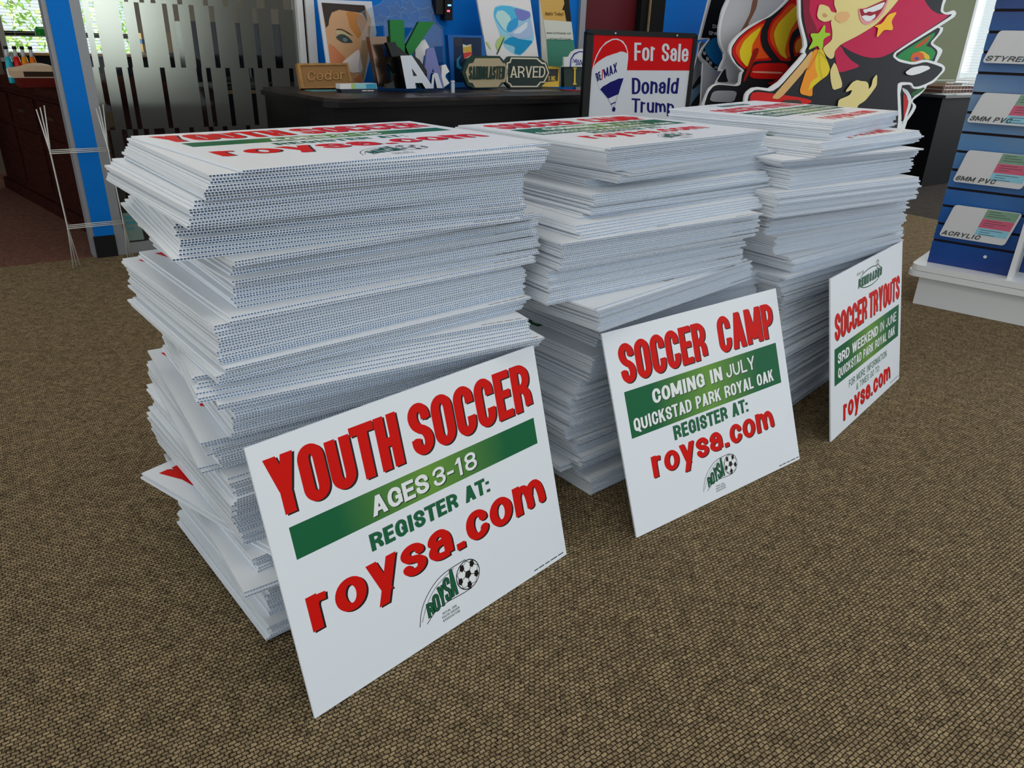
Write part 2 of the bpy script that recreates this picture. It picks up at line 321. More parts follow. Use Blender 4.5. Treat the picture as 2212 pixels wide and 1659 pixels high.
def text_quads(txt, x0, x1, y0, h, stem=0.2, bar=0.16, sp=0.16, shear=0.0, serif=False):
    ws = [GL.get(c, GL[' '])[0] for c in txt]; tot = sum(ws) + sp*(len(txt)-1); u = (x1-x0)/tot
    out = []; x = x0
    tx = min(stem*h, 0.445*u)
    for c, w in zip(txt, ws):
        ww = w*u
        out.append([[(p.x + shear*p.y, y0+p.y) for p in q] for q in glyph_quads(c, x, max(ww, tx), h, tx, min(bar*h, tx*1.0 if bar*h > tx*1.3 else bar*h), serif)])
        x += ww + sp*u
    return out
from mathutils.geometry import delaunay_2d_cdt
def union(quads):                                                # overlapping strokes -> one clean sheet of triangles
    vs = []; fs = []
    for q in quads:
        A = sum(q[i][0]*q[(i+1) % len(q)][1] - q[(i+1) % len(q)][0]*q[i][1] for i in range(len(q)))
        if abs(A) < 1e-12: continue
        if A < 0: q = q[::-1]
        fs.append(list(range(len(vs), len(vs)+len(q)))); vs += [Vector((p[0]*1000, p[1]*1000)) for p in q]
    if not fs: return [], []
    r = delaunay_2d_cdt(vs, [], fs, 0, 1e-5, True); P = r[0]
    H = [[(vs[f[i]].x, vs[f[i]].y, vs[f[(i+1) % len(f)]].x - vs[f[i]].x, vs[f[(i+1) % len(f)]].y - vs[f[i]].y) for i in range(len(f))] for f in fs]
    keep = []
    for t in r[2]:
        cx = sum(P[i].x for i in t)/len(t); cy = sum(P[i].y for i in t)/len(t)
        if any(all(dx*(cy-y) - dy*(cx-x) >= -1e-7 for x, y, dx, dy in h) for h in H): keep.append(tuple(t))
    return [(p.x/1000, p.y/1000) for p in P], keep
def sheet(mb, glyphs, z, m, off=(0, 0)):
    for g in glyphs:
        v, f = union(g); mb.add([(x+off[0], y+off[1], z) for x, y in v], f, m)
def put_text(mb, txt, x0, x1, y0, h, z, m, shadow=None, off=(0, 0), zs=None, **k):
    G = text_quads(txt, x0, x1, y0, h, **k)
    if shadow: sheet(mb, G, zs, shadow, off)
    sheet(mb, G, z, m)
def quad_text(mb, txt, q, z, m, depth=0, **k):                  # q = TL, TR, BR, BL of the lettering on the plate
    tl, tr, br, bl = [Vector(p) for p in q]; H = ((tl-bl).length/max((tr-tl).length, 1e-6))
    def mp(p):
        a, b = p[0], p[1]/H; r = (bl*(1-a)+br*a)*(1-b) + (tl*(1-a)+tr*a)*b; return (r.x, r.y)
    G = [[[mp(p) for p in g] for g in gl] for gl in text_quads(txt, 0, 1, 0, H, **k)]
    sheet(mb, G, z+depth, m)
    if depth:
        for gl in G:
            for g in gl:
                n = len(g); mb.add([(x, y, z) for x, y in g] + [(x, y, z+depth*0.98) for x, y in g], [(i, (i+1) % n, n+(i+1) % n, n+i) for i in range(n)], m)
def line(mb, pts, w, z, m):
    sheet(mb, [ribbon([Vector(p) for p in pts], w, w, False)], z, m)
# ------------------------------------------------------------------ room shell (room frame: x = along the wall, y = behind the wall, z up)
RM = Matrix.Translation(P0) @ Matrix.Rotation(TH, 4, 'Z')
def rbox(name, a, b, m, label):                                  # a, b = (t, -d, z)
    mb = MB(); mb.box(a, b, m); return struct(mb.build(name, M=RM), label)
def floor(name, pts, m, label):
    mb = MB(); mb.add([tuple(RW(t, d)) for t, d in pts], [tuple(range(len(pts)))], m); return struct(mb.build(name), label)
floor('floor', [(-4, 7.5), (4.56, 7.5), (4.56, 0.0), (-4, 0.0)], M_tan, 'tan loop pile carpet of the showroom')
floor('floor', [(-4, 0.0), (4.56, 0.0), (4.56, -5.2), (-4, -5.2)], M_red, 'dark red brown carpet of the office behind the partition')
floor('floor', [(4.56, 7.5), (10, 7.5), (10, -5.2), (4.56, -5.2)], M_gry, 'dark grey carpet beyond the showroom edge')
m_ceil = smat('ceiling_white', (205, 203, 196), rough=0.9)
rbox('ceiling', (-4, -5.0, 2.72), (9.4, 5.2, 2.8), m_ceil, 'plain ceiling')
m_blue = smat('blue_wall_paint', (6, 116, 208), rough=0.6, spec=0.12, noise=(30, 0.04)); m_green = smat('olive_wall_paint', (112, 116, 88), rough=0.7, noise=(20, 0.04))
m_beige = smat('beige_wall_paint', (176, 160, 134), rough=0.8); m_brownw = smat('brown_wall_paint', (104, 92, 78), rough=0.8)
m_alu = smat('grey_aluminium', (150, 152, 156), rough=0.45, metal=0.3); m_white = smat('white_trim', (222, 222, 220), rough=0.5)
m_dark = smat('dark_recess', (14, 12, 12), rough=0.8)
rbox('wall_back', (1.0, 0.0, 0), (2.70, 0.12, 2.72), m_blue, 'bright blue wall behind the black desk')
rbox('trim_1', (2.70, -0.02, 0), (2.745, 0.14, 2.72), m_alu, 'pale metal edge at the end of the blue wall')
rbox('wall_back', (3.44, 0.0, 0), (5.25, 0.12, 2.72), m_blue, 'blue wall behind the printed cutouts')
rbox('wall_right', (5.25, 0.0, 0), (7.49, 0.12, 2.72), m_green, 'olive green wall beside the window')
rbox('wall_right', (7.49, 0.0, 0), (9.4, 0.12, 0.72), m_green, 'olive green wall below the window')
rbox('trim_2', (3.225, 0.0, 0), (3.44, 0.3, 2.72), m_dark, 'dark door frame beside the red door')
# red door
mb = MB(); mb.box((2.76, 0.05, 0), (3.225, 0.09, 2.72), smat('dark_red_paint', (92, 18, 26), rough=0.5)); mb.box((2.745, 0.03, 0), (2.765, 0.12, 2.72), m_dark)
struct(mb.build('door_1', M=RM), 'dark red door panel at the end of the blue wall')
mb = MB(); mb.box((3.29, -0.012, 0), (3.30, 0.0, 2.72), smat('brass_strip', (150, 130, 90), rough=0.4)); struct(mb.build('trim_3', M=RM), 'thin pale strip on the dark door frame')
# office behind the partition
rbox('wall_office', (-4, 4.55, 0), (-0.12, 4.7, 2.72), m_brownw, 'brown wall left of the office window')
rbox('wall_office', (-0.12, 4.55, 0), (0.98, 4.7, 0.73), m_brownw, 'brown wall below the office window')
rbox('wall_office', (0.98, 4.55, 0), (3.3, 4.7, 2.72), m_beige, 'beige office wall right of the window')
rbox('wall_divider', (2.55, 0.12, 0), (2.68, 4.6, 2.72), m_beige, 'divider wall closing the office')
rbox('wall_left', (-4, 2.75, 0), (-0.235, 2.85, 2.72), m_brownw, 'brown wall end left of the office window')
# windows: frame, sill, blind
def window(name, t0, t1, y, z0, z1, rail, label):
    w = thing(name, label, 'window', RM); w['kind'] = 'structure'
    mb = MB(); f = 0.045
    for a, b in (((t0, z0), (t0+f, z1)), ((t1-f, z0), (t1, z1)), ((t0+f, z0), (t1-f, z0+f)), ((t0+f, z1-f), (t1-f, z1))): mb.box((a[0], y, a[1]), (b[0], y+0.08, b[1]), m_white)
    part(mb, 'window_frame', w)
    if rail:
        mb = MB(); mb.box((t0+f, y+0.02, rail), (t1-f, y+0.06, rail+0.045), smat('dark_window_rail', (52, 46, 44), rough=0.5)); part(mb, 'window_rail', w)
    mb = MB(); mb.box((t0+f, y+0.035, z0+f), (t1-f, y+0.039, z1-f), M_glass); part(mb, 'window_pane', w)
    mb = MB(); z = z0 + 0.05; ms = M_blind
    while z < z1 - 0.05:
        mb.add([(t0+f, y-0.035, z), (t1-f, y-0.035, z), (t1-f, y-0.012, z+0.003), (t0+f, y-0.012, z+0.003)], [(0, 1, 2, 3)], ms); z += 0.026
    for tt in (t0+0.12, t1-0.12): mb.box((tt, y-0.025, z0+0.03), (tt+0.002, y-0.023, z1), ms)
    mb.box((t0+f, y-0.04, z1-0.05), (t1-f, y-0.005, z1), ms); part(mb, 'blind', w)
    mb = MB(); mb.box((t0-0.03, y-0.08, z0-0.03), (t1+0.03, y+0.02, z0), m_white); part(mb, 'window_sill', w)
window('window_1', -0.12, 0.98, 4.55, 0.73, 2.3, 0.905, 'office window with open white blind and trees outside')
window('window_2', 7.49, 9.3, 0.0, 0.74, 2.4, 0, 'bright window with white blind beside the olive wall')
rbox('wall_right', (7.49, 0, 2.4), (9.4, 0.12, 2.72), m_green, 'olive wall above the window')
rbox('wall_office', (-0.12, 4.55, 2.3), (0.98, 4.7, 2.72), m_brownw, 'brown wall above the office window')
# trees outside the office window
rnd = random.Random(5)
m_leaf = smat('leaf_green', (156, 200, 104), rough=0.6); m_leaf2 = smat('pale_leaf_green', (206, 228, 160), rough=0.6); m_bark = smat('bark', (96, 82, 66), rough=0.9)
def tree(t, y, h, r, label):
    w = thing('tree', label, 'tree', RM @ Matrix.Translation((t, y, 0)), 'trees outside the office window')
    mb = MB(); mb.tube([(0, 0, 0), (0.03, 0, h*0.4), (0.0, 0.05, h*0.8)], [0.09, 0.07, 0.04], m_bark); part(mb, 'trunk', w, True)
    mb = MB()
    for _ in range(2200):
        a, b = rnd.uniform(0, 6.283), rnd.uniform(-1, 1); q = r*rnd.uniform(0.35, 1)**0.5
        c = Vector((q*math.cos(a)*math.sqrt(1-b*b), q*math.sin(a)*math.sqrt(1-b*b), h*0.62 + q*b*1.25))
        if c.z < 0.05: continue
        u = Vector((rnd.uniform(-1, 1), rnd.uniform(-1, 1), rnd.uniform(-1, 1))).normalized(); v = u.orthogonal().normalized(); s = rnd.uniform(0.03, 0.06)
        mb.add([c-u*s, c+v*s*0.45, c+u*s, c-v*s*0.45], [(0, 1, 2, 3)], m_leaf if rnd.random() < 0.5 else m_leaf2)
    part(mb, 'crown', w)
tree(-0.42, 6.6, 1.9, 0.95, 'leafy green tree outside the left half of the office window')
tree(1.75, 6.8, 2.1, 0.95, 'leafy green tree outside the right half of the office window')
tree(-2.6, 7.0, 2.2, 0.98, 'leafy tree farthest left behind the blue post')
mb = MB(); mb.add([tuple(RW(t, d)) for t, d in ((-8, -5.2), (12, -5.2), (12, -16), (-8, -16))], [(0, 1, 2, 3)], smat('lawn', (140, 176, 96), rough=0.9)); struct(mb.build('ground'), 'sunlit lawn outside')

# ------------------------------------------------------------------ glass partition with frosted film, blue post
gp = thing('glass_partition', 'frosted glass partition with clear rectangular gaps beside the blue post', 'partition', RM)
mb = MB(); mb.box((-0.075, -0.02, 0), (-0.035, 0.05, 2.72), m_alu); mb.box((-0.035, -0.01, 0), (0.912, 0.04, 0.05), m_alu); part(mb, 'frame', gp)
mb = MB(); mb.box((0.912, -0.02, 0), (0.942, 0.05, 2.72), m_white); mb.box((0.956, -0.02, 0), (1.0, 0.05, 2.72), m_white); mb.box((0.942, 0.0, 0), (0.956, 0.05, 2.72), m_dark); part(mb, 'end_post', gp)
mb = MB(); mb.box((-0.035, 0.012, 0.05), (0.912, 0.018, 2.72), M_glass); part(mb, 'glass_pane', gp)
ROWS = [(0.05, 0.302, [(10, 40), (96, 128), (214, 240), (330, 352), (470, 505), (590, 622), (700, 722), (800, 830)]),
 (0.302, 0.567, [(-18, -6), (41, 64), (88, 110), (135, 157), (180, 226), (271, 292), (338, 358), (428, 450), (495, 517), (609, 629), (721, 742), (765, 786)]),
 (0.567, 0.832, [(-6, 16), (63, 88), (111, 132), (247, 268), (408, 431), (452, 473), (541, 563), (654, 677), (744, 763), (855, 877)]),
 (0.832, 1.097, [(-35, -24), (0, 20), (116, 135), (181, 201), (297, 317), (342, 364), (411, 433), (499, 522), (613, 634), (700, 723), (790, 828)]),
 (1.097, 1.362, [(144, 160), (206, 225), (252, 272), (365, 386), (478, 499), (566, 589), (635, 657), (725, 765), (855, 901)]),
 (1.362, 2.72, [])]
mb = MB()
for z0, z1, sl in ROWS:
    x = -35
    for a, b in sl + [(912, 912)]:
        if a > x: mb.add([(x/1000, 0.0105, z0), (a/1000, 0.0105, z0), (a/1000, 0.0105, z1), (x/1000, 0.0105, z1)], [(0, 1, 2, 3)], M_frost)
        x = b
part(mb, 'frosted_film', gp)
mb = MB(); mb.add([(-0.025, 0.0095, 0.055), (0.055, 0.0095, 0.055), (0.05, 0.0095, 0.19), (-0.02, 0.0095, 0.19)], [(0, 1, 2, 3)], smat('pale_notice_paper', (120, 140, 132), rough=0.5))
mb.box((-0.03, 0.004, 0.05), (0.06, 0.0095, 0.055), M_blk)
for k, (a, b) in enumerate(((0.16, 0.175), (0.135, 0.15), (0.11, 0.12))): mb.add([(-0.012, 0.009, a), (0.04-0.01*k, 0.009, a), (0.04-0.01*k, 0.009, b), (-0.012, 0.009, b)], [(0, 1, 2, 3)], smat('teal_ink', (70, 140, 150)))
part(mb, 'notice', gp, label='small pale notice low on the glass')
po = thing('partition_post', 'bright blue post with grey edges and black foot at the doorway', 'post', RM)
mb = MB(); mb.box((-0.178, -0.012, 0), (-0.160, 0.09, 2.72), m_alu); part(mb, 'edge_channel', po)
mb = MB(); mb.box((-0.160, -0.02, 0.10), (-0.075, 0.09, 2.72), m_blue); part(mb, 'blue_face', po)
mb = MB(); mb.box((-0.166, -0.032, 0), (-0.078, 0.09, 0.10), smat('black_vinyl', (22, 22, 24), rough=0.5)); part(mb, 'foot', po)

# ------------------------------------------------------------------ yard signs
SW, SH, ST = 0.6096, 0.4572, 0.0041
def board(mb, holes=True, M=None):                               # x = width, y = height (flutes run along y), printed face up (+z)
    n = 122; p = SW/n; t = 0.0006; w = 0.00045; z1 = 0.0; z0 = -ST
    T = (lambda q: M @ Vector(q)) if M else (lambda q: q)
    A = lambda vs, fs: mb.add([T(q) for q in vs], fs, M_board)
    A([(0,0,z1),(SW,0,z1),(SW,SH,z1),(0,SH,z1)], [(0,1,2,3)]); A([(0,0,z0),(SW,0,z0),(SW,SH,z0),(0,SH,z0)], [(3,2,1,0)])
    A([(0,0,z0),(0,SH,z0),(0,SH,z1),(0,0,z1)], [(0,3,2,1)][::1]); A([(SW,0,z0),(SW,SH,z0),(SW,SH,z1),(SW,0,z1)], [(0,1,2,3)])
    if not holes:
        A([(0,0,z0),(SW,0,z0),(SW,0,z1),(0,0,z1)], [(0,1,2,3)]); A([(0,SH,z0),(SW,SH,z0),(SW,SH,z1),(0,SH,z1)], [(3,2,1,0)]); return
    for y, fl in ((0, 0), (SH, 1)):
        for a, b in ((z0, z0+t), (z1-t, z1)): A([(0,y,a),(SW,y,a),(SW,y,b),(0,y,b)], [(0,1,2,3)] if not fl else [(3,2,1,0)])
        for i in range(n+1):
            x = i*p; A([(max(x-w,0),y,z0+t),(min(x+w,SW),y,z0+t),(min(x+w,SW),y,z1-t),(max(x-w,0),y,z1-t)], [(0,1,2,3)] if not fl else [(3,2,1,0)])
    for i in range(n):
        a, b = i*p+w, (i+1)*p-w; c, d = z0+t, z1-t
        mb.add([T(q) for q in ((a,0,c),(b,0,c),(b,0,d),(a,0,d),(a,SH,c),(b,SH,c),(b,SH,d),(a,SH,d))], [(0,1,5,4),(1,2,6,5),(2,3,7,6),(3,0,4,7)], M_flute)
Zs, Zt, Zu = 0.00005, 0.00009, 0.00013
def soccer_ball(mb, cx, cy, r):
    mb.poly(circ(cx, cy, r), Zs, M_blk); mb.poly(circ(cx, cy, r*0.93), Zt, M_wht)
    for k in range(5):
        a = 2*math.pi*k/5 + 0.9; x, y = cx+r*0.72*math.cos(a), cy+r*0.72*math.sin(a)
        mb.poly([(x+r*0.27*math.cos(a+2*math.pi*j/5)*(0.8 if j else 0.75), y+r*0.27*math.sin(a+2*math.pi*j/5)) for j in range(5)], Zu, M_blk)
        b = a + math.pi/5; line(mb, [(cx+r*0.30*math.cos(a), cy+r*0.30*math.sin(a)), (x, y)], r*0.05, Zu, M_blk)
        line(mb, [(x, y), (cx+r*0.93*math.cos(b), cy+r*0.93*math.sin(b))], r*0.04, Zu, M_blk); b = a - math.pi/5
        line(mb, [(x, y), (cx+r*0.93*math.cos(b), cy+r*0.93*math.sin(b))], r*0.04, Zu, M_blk)
    mb.poly([(cx+r*0.3*math.cos(0.9+math.pi/5*2*j), cy+r*0.3*math.sin(0.9+math.pi/5*2*j)) for j in range(5)], Zu, M_blk)
def club_logo(mb, bx, by, r):                                     # ball with trailing swoosh, club letters growing towards the ball
    k = r/0.029; P = lambda x, y: (bx+(x-0.347)*k, by+(y-0.083)*k)
    soccer_ball(mb, bx, by, r)
    for pts, w in (([(0.222, 0.040), (0.232, 0.070), (0.256, 0.095), (0.290, 0.112), (0.347, 0.1135)], 0.0016), ([(0.238, 0.038), (0.262, 0.053), (0.290, 0.056), (0.325, 0.053), (0.350, 0.054)], 0.0016), ([(0.229, 0.046), (0.246, 0.075), (0.275, 0.098), (0.318, 0.110)], 0.0011)):
        line(mb, [P(*q) for q in chaikin_open(pts)], w*k, Zs, M_blk)
    for i, ch in enumerate('ROYSA'):
        x0 = 0.2445 + 0.0152*i - 0.0006*i; hh = 0.026 + 0.0062*i; y0 = 0.047 + 0.0030*i
        for e, m, z in ((0.0013, M_blk, Zt), (0, M_grn, Zu)):
            sheet(mb, [[[P(*p) for p in q] for q in g] for g in text_quads(ch, x0-e, x0+0.0138+e, y0-e, hh+2*e, stem=0.0046/hh+2*e/hh, bar=0.0040/hh+2*e/hh)], z, m)
    for i, (s, a, b) in enumerate((('ROYAL OAK', 0.2745, 0.3085), ('YOUTH SOCCER', 0.271, 0.3135), ('ASSOCIATION', 0.272, 0.3125))):
        x0, y0 = P(a, 0.0365-0.0068*i); x1, _ = P(b, 0); put_text(mb, s, x0, x1, y0, 0.0046*k, Zs, M_blk)
def chaikin_open(p, it=2):
    for _ in range(it):
        o = [p[0]]
        for a, b in zip(p, p[1:]): o += [(a[0]*.75+b[0]*.25, a[1]*.75+b[1]*.25), (a[0]*.25+b[0]*.75, a[1]*.25+b[1]*.75)]
        p = o + [p[-1]]
    return p
def fine_print(mb, x0, x1, y): [mb.add([(a, y, Zs), (a+w, y, Zs), (a+w, y+0.0022, Zs), (a, y+0.0022, Zs)], [(0, 1, 2, 3)], M_blk) for a, w in ((x0, 0.012), (x0+0.014, 0.016), (x0+0.033, 0.014), (x0+0.050, 0.020), (x0+0.073, x1-x0-0.073))]
HEAD = dict(stem=0.207, bar=0.165, sp=0.09)
def head(mb, s, x0, x1, y0, h): put_text(mb, s, x0, x1, y0, h, Zu, M_redp, shadow=M_blk, off=(0.0035, -0.0028), zs=Zt, **HEAD)
def print_youth(mb):
    head(mb, 'YOUTH', 0.021, 0.262, 0.337, 0.093); head(mb, 'SOCCER', 0.284, 0.582, 0.337, 0.093)
    mb.poly([(0.035, 0.262), (0.578, 0.262), (0.578, 0.316), (0.035, 0.316)], Zs, M_bar)
    put_text(mb, 'AGES', 0.180, 0.301, 0.271, 0.034, Zu, M_wht, shadow=M_dgrn, off=(0.0022, -0.002), zs=Zt, stem=0.245, bar=0.19, sp=0.1)
    put_text(mb, '3-18', 0.312, 0.416, 0.271, 0.034, Zu, M_wht, shadow=M_dgrn, off=(0.0022, -0.002), zs=Zt, stem=0.19, bar=0.15, sp=0.14)
    put_text(mb, 'REGISTER AT:', 0.164, 0.436, 0.215, 0.030, Zt, M_grn, shadow=M_gray, off=(-0.0008, 0.001), zs=Zs, stem=0.29, bar=0.2, sp=0.12)
    put_text(mb, 'roysa.com', 0.032, 0.575, 0.137, 0.0745, Zu, M_redp, shadow=M_blk, off=(0.0035, -0.003), zs=Zt, stem=0.265, bar=0.17, sp=0.1)
    club_logo(mb, 0.347, 0.083, 0.029); fine_print(mb, 0.511, 0.600, 0.008)
def print_camp(mb):
    head(mb, 'SOCCER', 0.036, 0.318, 0.337, 0.088); head(mb, 'CAMP', 0.363, 0.580, 0.337, 0.088)
    mb.poly([(0.035, 0.216), (0.578, 0.216), (0.578, 0.321), (0.035, 0.321)], Zs, M_bar)
    sh = dict(shadow=M_dgrn, off=(0.002, -0.0018), zs=Zt)
    put_text(mb, 'COMING IN', 0.116, 0.357, 0.274, 0.033, Zu, M_wht, stem=0.28, bar=0.19, sp=0.12, **sh); put_text(mb, 'JULY', 0.372, 0.484, 0.274, 0.033, Zu, M_wht, stem=0.17, bar=0.14, sp=0.16, **sh)
    put_text(mb, 'QUICKSTAD PARK ROYAL OAK', 0.047, 0.549, 0.228, 0.0295, Zu, M_wht, stem=0.22, bar=0.16, sp=0.15, **sh)
    put_text(mb, 'REGISTER AT:', 0.164, 0.434, 0.176, 0.033, Zt, M_grn, shadow=M_gray, off=(-0.0008, 0.001), zs=Zs, stem=0.27, bar=0.19, sp=0.12)
    put_text(mb, 'roysa.com', 0.080, 0.525, 0.112, 0.061, Zu, M_redp, shadow=M_blk, off=(0.003, -0.0025), zs=Zt, stem=0.265, bar=0.17, sp=0.1)
    club_logo(mb, 0.338, 0.068, 0.025); fine_print(mb, 0.521, 0.606, 0.006)
def print_tryouts(mb):
    put_text(mb, 'ROYAL OAK', 0.196, 0.252, 0.424, 0.009, Zs, M_gray, stem=0.2, bar=0.16)
    el = [(0.312+0.098*math.cos(a), 0.402+0.026*math.sin(a)) for a in [0.35+5.3*i/40 for i in range(41)]]; line(mb, el, 0.003, Zs, M_grn)
    for e, m, z in ((0.0014, M_blk, Zt), (0, M_grn, Zu)): put_text(mb, 'RENEGADES', 0.208-e, 0.410+e, 0.388-e, 0.024+2*e, z, m, stem=0.26+2*e/0.024, bar=0.2+2*e/0.024, sp=0.1, shear=0.12)
    soccer_ball(mb, 0.371, 0.427, 0.0145)
    head(mb, 'SOCCER', 0.028, 0.282, 0.279, 0.075); head(mb, 'TRYOUTS', 0.301, 0.588, 0.279, 0.075)
    mb.poly([(0.027, 0.153), (0.586, 0.153), (0.586, 0.258), (0.027, 0.258)], Zs, M_bar); sh = dict(shadow=M_dgrn, off=(0.002, -0.0018), zs=Zt)
    put_text(mb, '3RD WEEKEND', 0.052, 0.386, 0.209, 0.030, Zu, M_wht, stem=0.28, bar=0.19, sp=0.12, **sh); put_text(mb, 'IN JUNE', 0.402, 0.562, 0.210, 0.030, Zu, M_wht, stem=0.16, bar=0.13, sp=0.16, **sh)
    put_text(mb, 'QUICKSTAD PARK ROYAL OAK', 0.054, 0.551, 0.168, 0.028, Zu, M_wht, stem=0.22, bar=0.16, sp=0.15, **sh)
    put_text(mb, 'FOR MORE INFORMATION', 0.138, 0.472, 0.115, 0.022, Zt, M_grn, stem=0.17, bar=0.14, sp=0.16); put_text(mb, '& TIMES GO TO:', 0.199, 0.407, 0.088, 0.020, Zt, M_grn, stem=0.17, bar=0.14, sp=0.16)
    put_text(mb, 'roysa.com', 0.093, 0.514, 0.029, 0.060, Zu, M_redp, shadow=M_blk, off=(0.003, -0.0025), zs=Zt, stem=0.265, bar=0.17, sp=0.1)
    fine_print(mb, 0.515, 0.600, 0.012)
PR = []
for fn in (print_youth, print_camp, print_tryouts):
    mb = MB(); board(mb); fn(mb); PR.append(mb.mesh('yard_sign'))
GRP = 'white corrugated yard signs'
def sign(mesh, M, label, group=None):
    o = bpy.data.objects.new('yard_sign', mesh); COL.objects.link(o); o.matrix_world = M; return tag(o, label, 'yard sign', group)
def leaning(mesh, x, y, a, l, label):
    e = Vector((math.cos(a), math.sin(a), 0)); n = Vector((-math.sin(a), math.cos(a), 0))
    O = Vector((x, y, 0.0)); return sign(mesh, frame(O + Vector((0, 0, 0.0012)), e, math.sin(l)*n + math.cos(l)*Vector((0, 0, 1))), label, 'yard signs leaning on the stacks')
leaning(PR[0], -0.296, 0.853, 0.804, 0.268, 'yard sign reading YOUTH SOCCER AGES 3-18 leaning on the front stack')
leaning(PR[1], 0.285, 1.358, 0.654, 0.363, 'yard sign reading SOCCER CAMP COMING IN JULY leaning on the middle stack')
leaning(PR[2], 0.889, 1.829, 0.855, 0.204, 'yard sign reading SOCCER TRYOUTS leaning on the far right stack')
# stacks: (z_high, z_low, front corner x, y, yaw at the top of the run, x, y, yaw at its bottom, pack no. from the top)
S1 = [(.813,.8085,-.384,1.065,.757,-.384,1.065,.757,0),(.8085,.782,-.428,1.047,.674,-.427,1.041,.68,1),(.782,.772,-.435,1.05,.675,-.435,1.05,.675,1),(.772,.764,-.45,1.055,.70,-.45,1.055,.70,1),
 (.764,.731,-.46,1.047,.699,-.454,1.039,.693,2),(.731,.685,-.500,1.09,.57,-.486,1.055,.605,3),(.685,.676,-.41,1.06,.725,-.41,1.06,.725,4),(.676,.655,-.44,1.115,.675,-.425,1.09,.70,4),
 (.655,.640,-.418,1.068,.72,-.424,1.09,.70,4),(.640,.605,-.435,1.115,.665,-.428,1.09,.68,5),(.605,.596,-.422,1.049,.713,-.422,1.049,.713,6),(.596,.516,-.443,1.035,.724,-.439,1.033,.712,6),(.516,.503,-.445,1.028,.712,-.445,1.028,.712,6),
 (.503,.482,-.50,1.06,.53,-.49,1.045,.56,7),(.482,.468,-.48,1.03,.56,-.475,1.02,.56,7),(.468,.455,-.452,1.03,.58,-.452,1.03,.58,8),(.455,.43,-.44,1.05,.615,-.437,1.05,.635,8),(.43,.385,-.448,1.06,.64,-.455,1.065,.64,8),
 (.385,.375,-.50,1.055,.60,-.50,1.055,.60,9),(.375,.36,-.49,1.06,.62,-.49,1.06,.62,9),(.36,.33,-.478,1.06,.66,-.482,1.06,.66,9),(.33,.322,-.51,1.06,.60,-.51,1.06,.60,10),(.322,.28,-.46,1.05,.70,-.45,1.035,.70,10),
 (.28,.215,-.455,1.035,.71,-.468,1.065,.72,11),(.215,.178,-.462,1.063,.72,-.462,1.063,.72,11),(.178,.168,-.364,1.026,.96,-.364,1.026,.96,12),(.168,.14,-.44,1.045,.72,-.435,1.04,.72,13),(.14,.13,-.433,.99,.632,-.433,.99,.632,13),(.13,.09,-.42,1.035,.72,-.43,1.058,.72,13),
 (.09,.04,-.424,1.045,.73,-.424,1.045,.73,14),(.04,.012,-.417,1.02,.725,-.417,1.02,.725,14),(.012,0,-.424,1.045,.725,-.424,1.045,.725,14)]
S2 = [(.805,.8005,.177,1.51,.778,.177,1.51,.778,0),(.8005,.776,.174,1.515,.778,.176,1.54,.77,1),(.776,.752,.178,1.55,.77,.186,1.585,.76,1),(.752,.742,.238,1.58,.79,.238,1.58,.79,2),(.742,.722,.213,1.585,.76,.202,1.60,.737,2),(.722,.708,.147,1.63,.62,.147,1.63,.62,3),
 (.708,.664,.15,1.545,.69,.157,1.56,.67,3),(.664,.655,.135,1.57,.635,.135,1.57,.635,4),(.655,.633,.118,1.50,.67,.128,1.475,.683,4),(.633,.626,.093,1.45,.63,.093,1.45,.63,5),(.626,.572,.088,1.46,.63,.093,1.45,.635,5),
 (.572,.505,.068,1.46,.632,.071,1.44,.65,6),(.505,.482,.163,1.43,.79,.17,1.45,.78,7),(.482,.443,.175,1.46,.78,.178,1.465,.78,7),(.443,.355,.20,1.60,.70,.19,1.59,.70,8),(.355,.292,.178,1.535,.72,.172,1.54,.72,9),
 (.292,.28,.148,1.545,.70,.148,1.545,.70,10),(.28,.25,.15,1.53,.70,.15,1.53,.70,10),(.25,.21,.133,1.535,.70,.14,1.53,.70,10),(.21,.18,.13,1.52,.70,.14,1.53,.70,11),(.18,.145,.125,1.525,.66,.13,1.53,.66,11),(.145,.13,.165,1.54,.70,.165,1.54,.70,11),
 (.13,.105,.152,1.54,.70,.155,1.54,.70,12),(.105,.075,.168,1.53,.70,.168,1.53,.70,12),(.075,.06,.118,1.53,.68,.118,1.53,.68,12),(.06,.045,.166,1.56,.70,.166,1.56,.70,13),(.045,0,.197,1.53,.70,.20,1.52,.70,13)]
S3 = [(.826,.8215,.778,1.967,.90,.778,1.967,.90,0),(.8215,.782,.778,1.967,.90,.79,1.99,.905,1),(.782,.745,.745,1.93,.745,.744,1.93,.755,2),(.745,.718,.64,1.87,.60,.66,1.95,.60,3),(.718,.672,.68,1.91,.665,.675,1.90,.665,4),(.672,.61,.63,1.85,.58,.63,1.85,.58,5),
 (.61,.55,.645,1.92,.57,.645,1.93,.565,6),(.55,.495,.665,1.91,.61,.675,1.93,.61,7),(.495,.445,.72,1.92,.69,.745,1.96,.69,8),(.445,.435,.71,1.91,.71,.71,1.91,.71,9),(.435,.35,.70,1.93,.70,.74,1.97,.72,10),(.35,.2,.745,1.985,.78,.76,1.97,.80,11),(.2,0,.76,1.97,.80,.77,1.96,.84,12)]
ORD = ['topmost', 'first', 'second', 'third', 'fourth', 'fifth', 'sixth', 'seventh', 'eighth', 'ninth', 'tenth', 'eleventh', 'twelfth', 'thirteenth', 'fourteenth']
PITCHZ = 0.0046
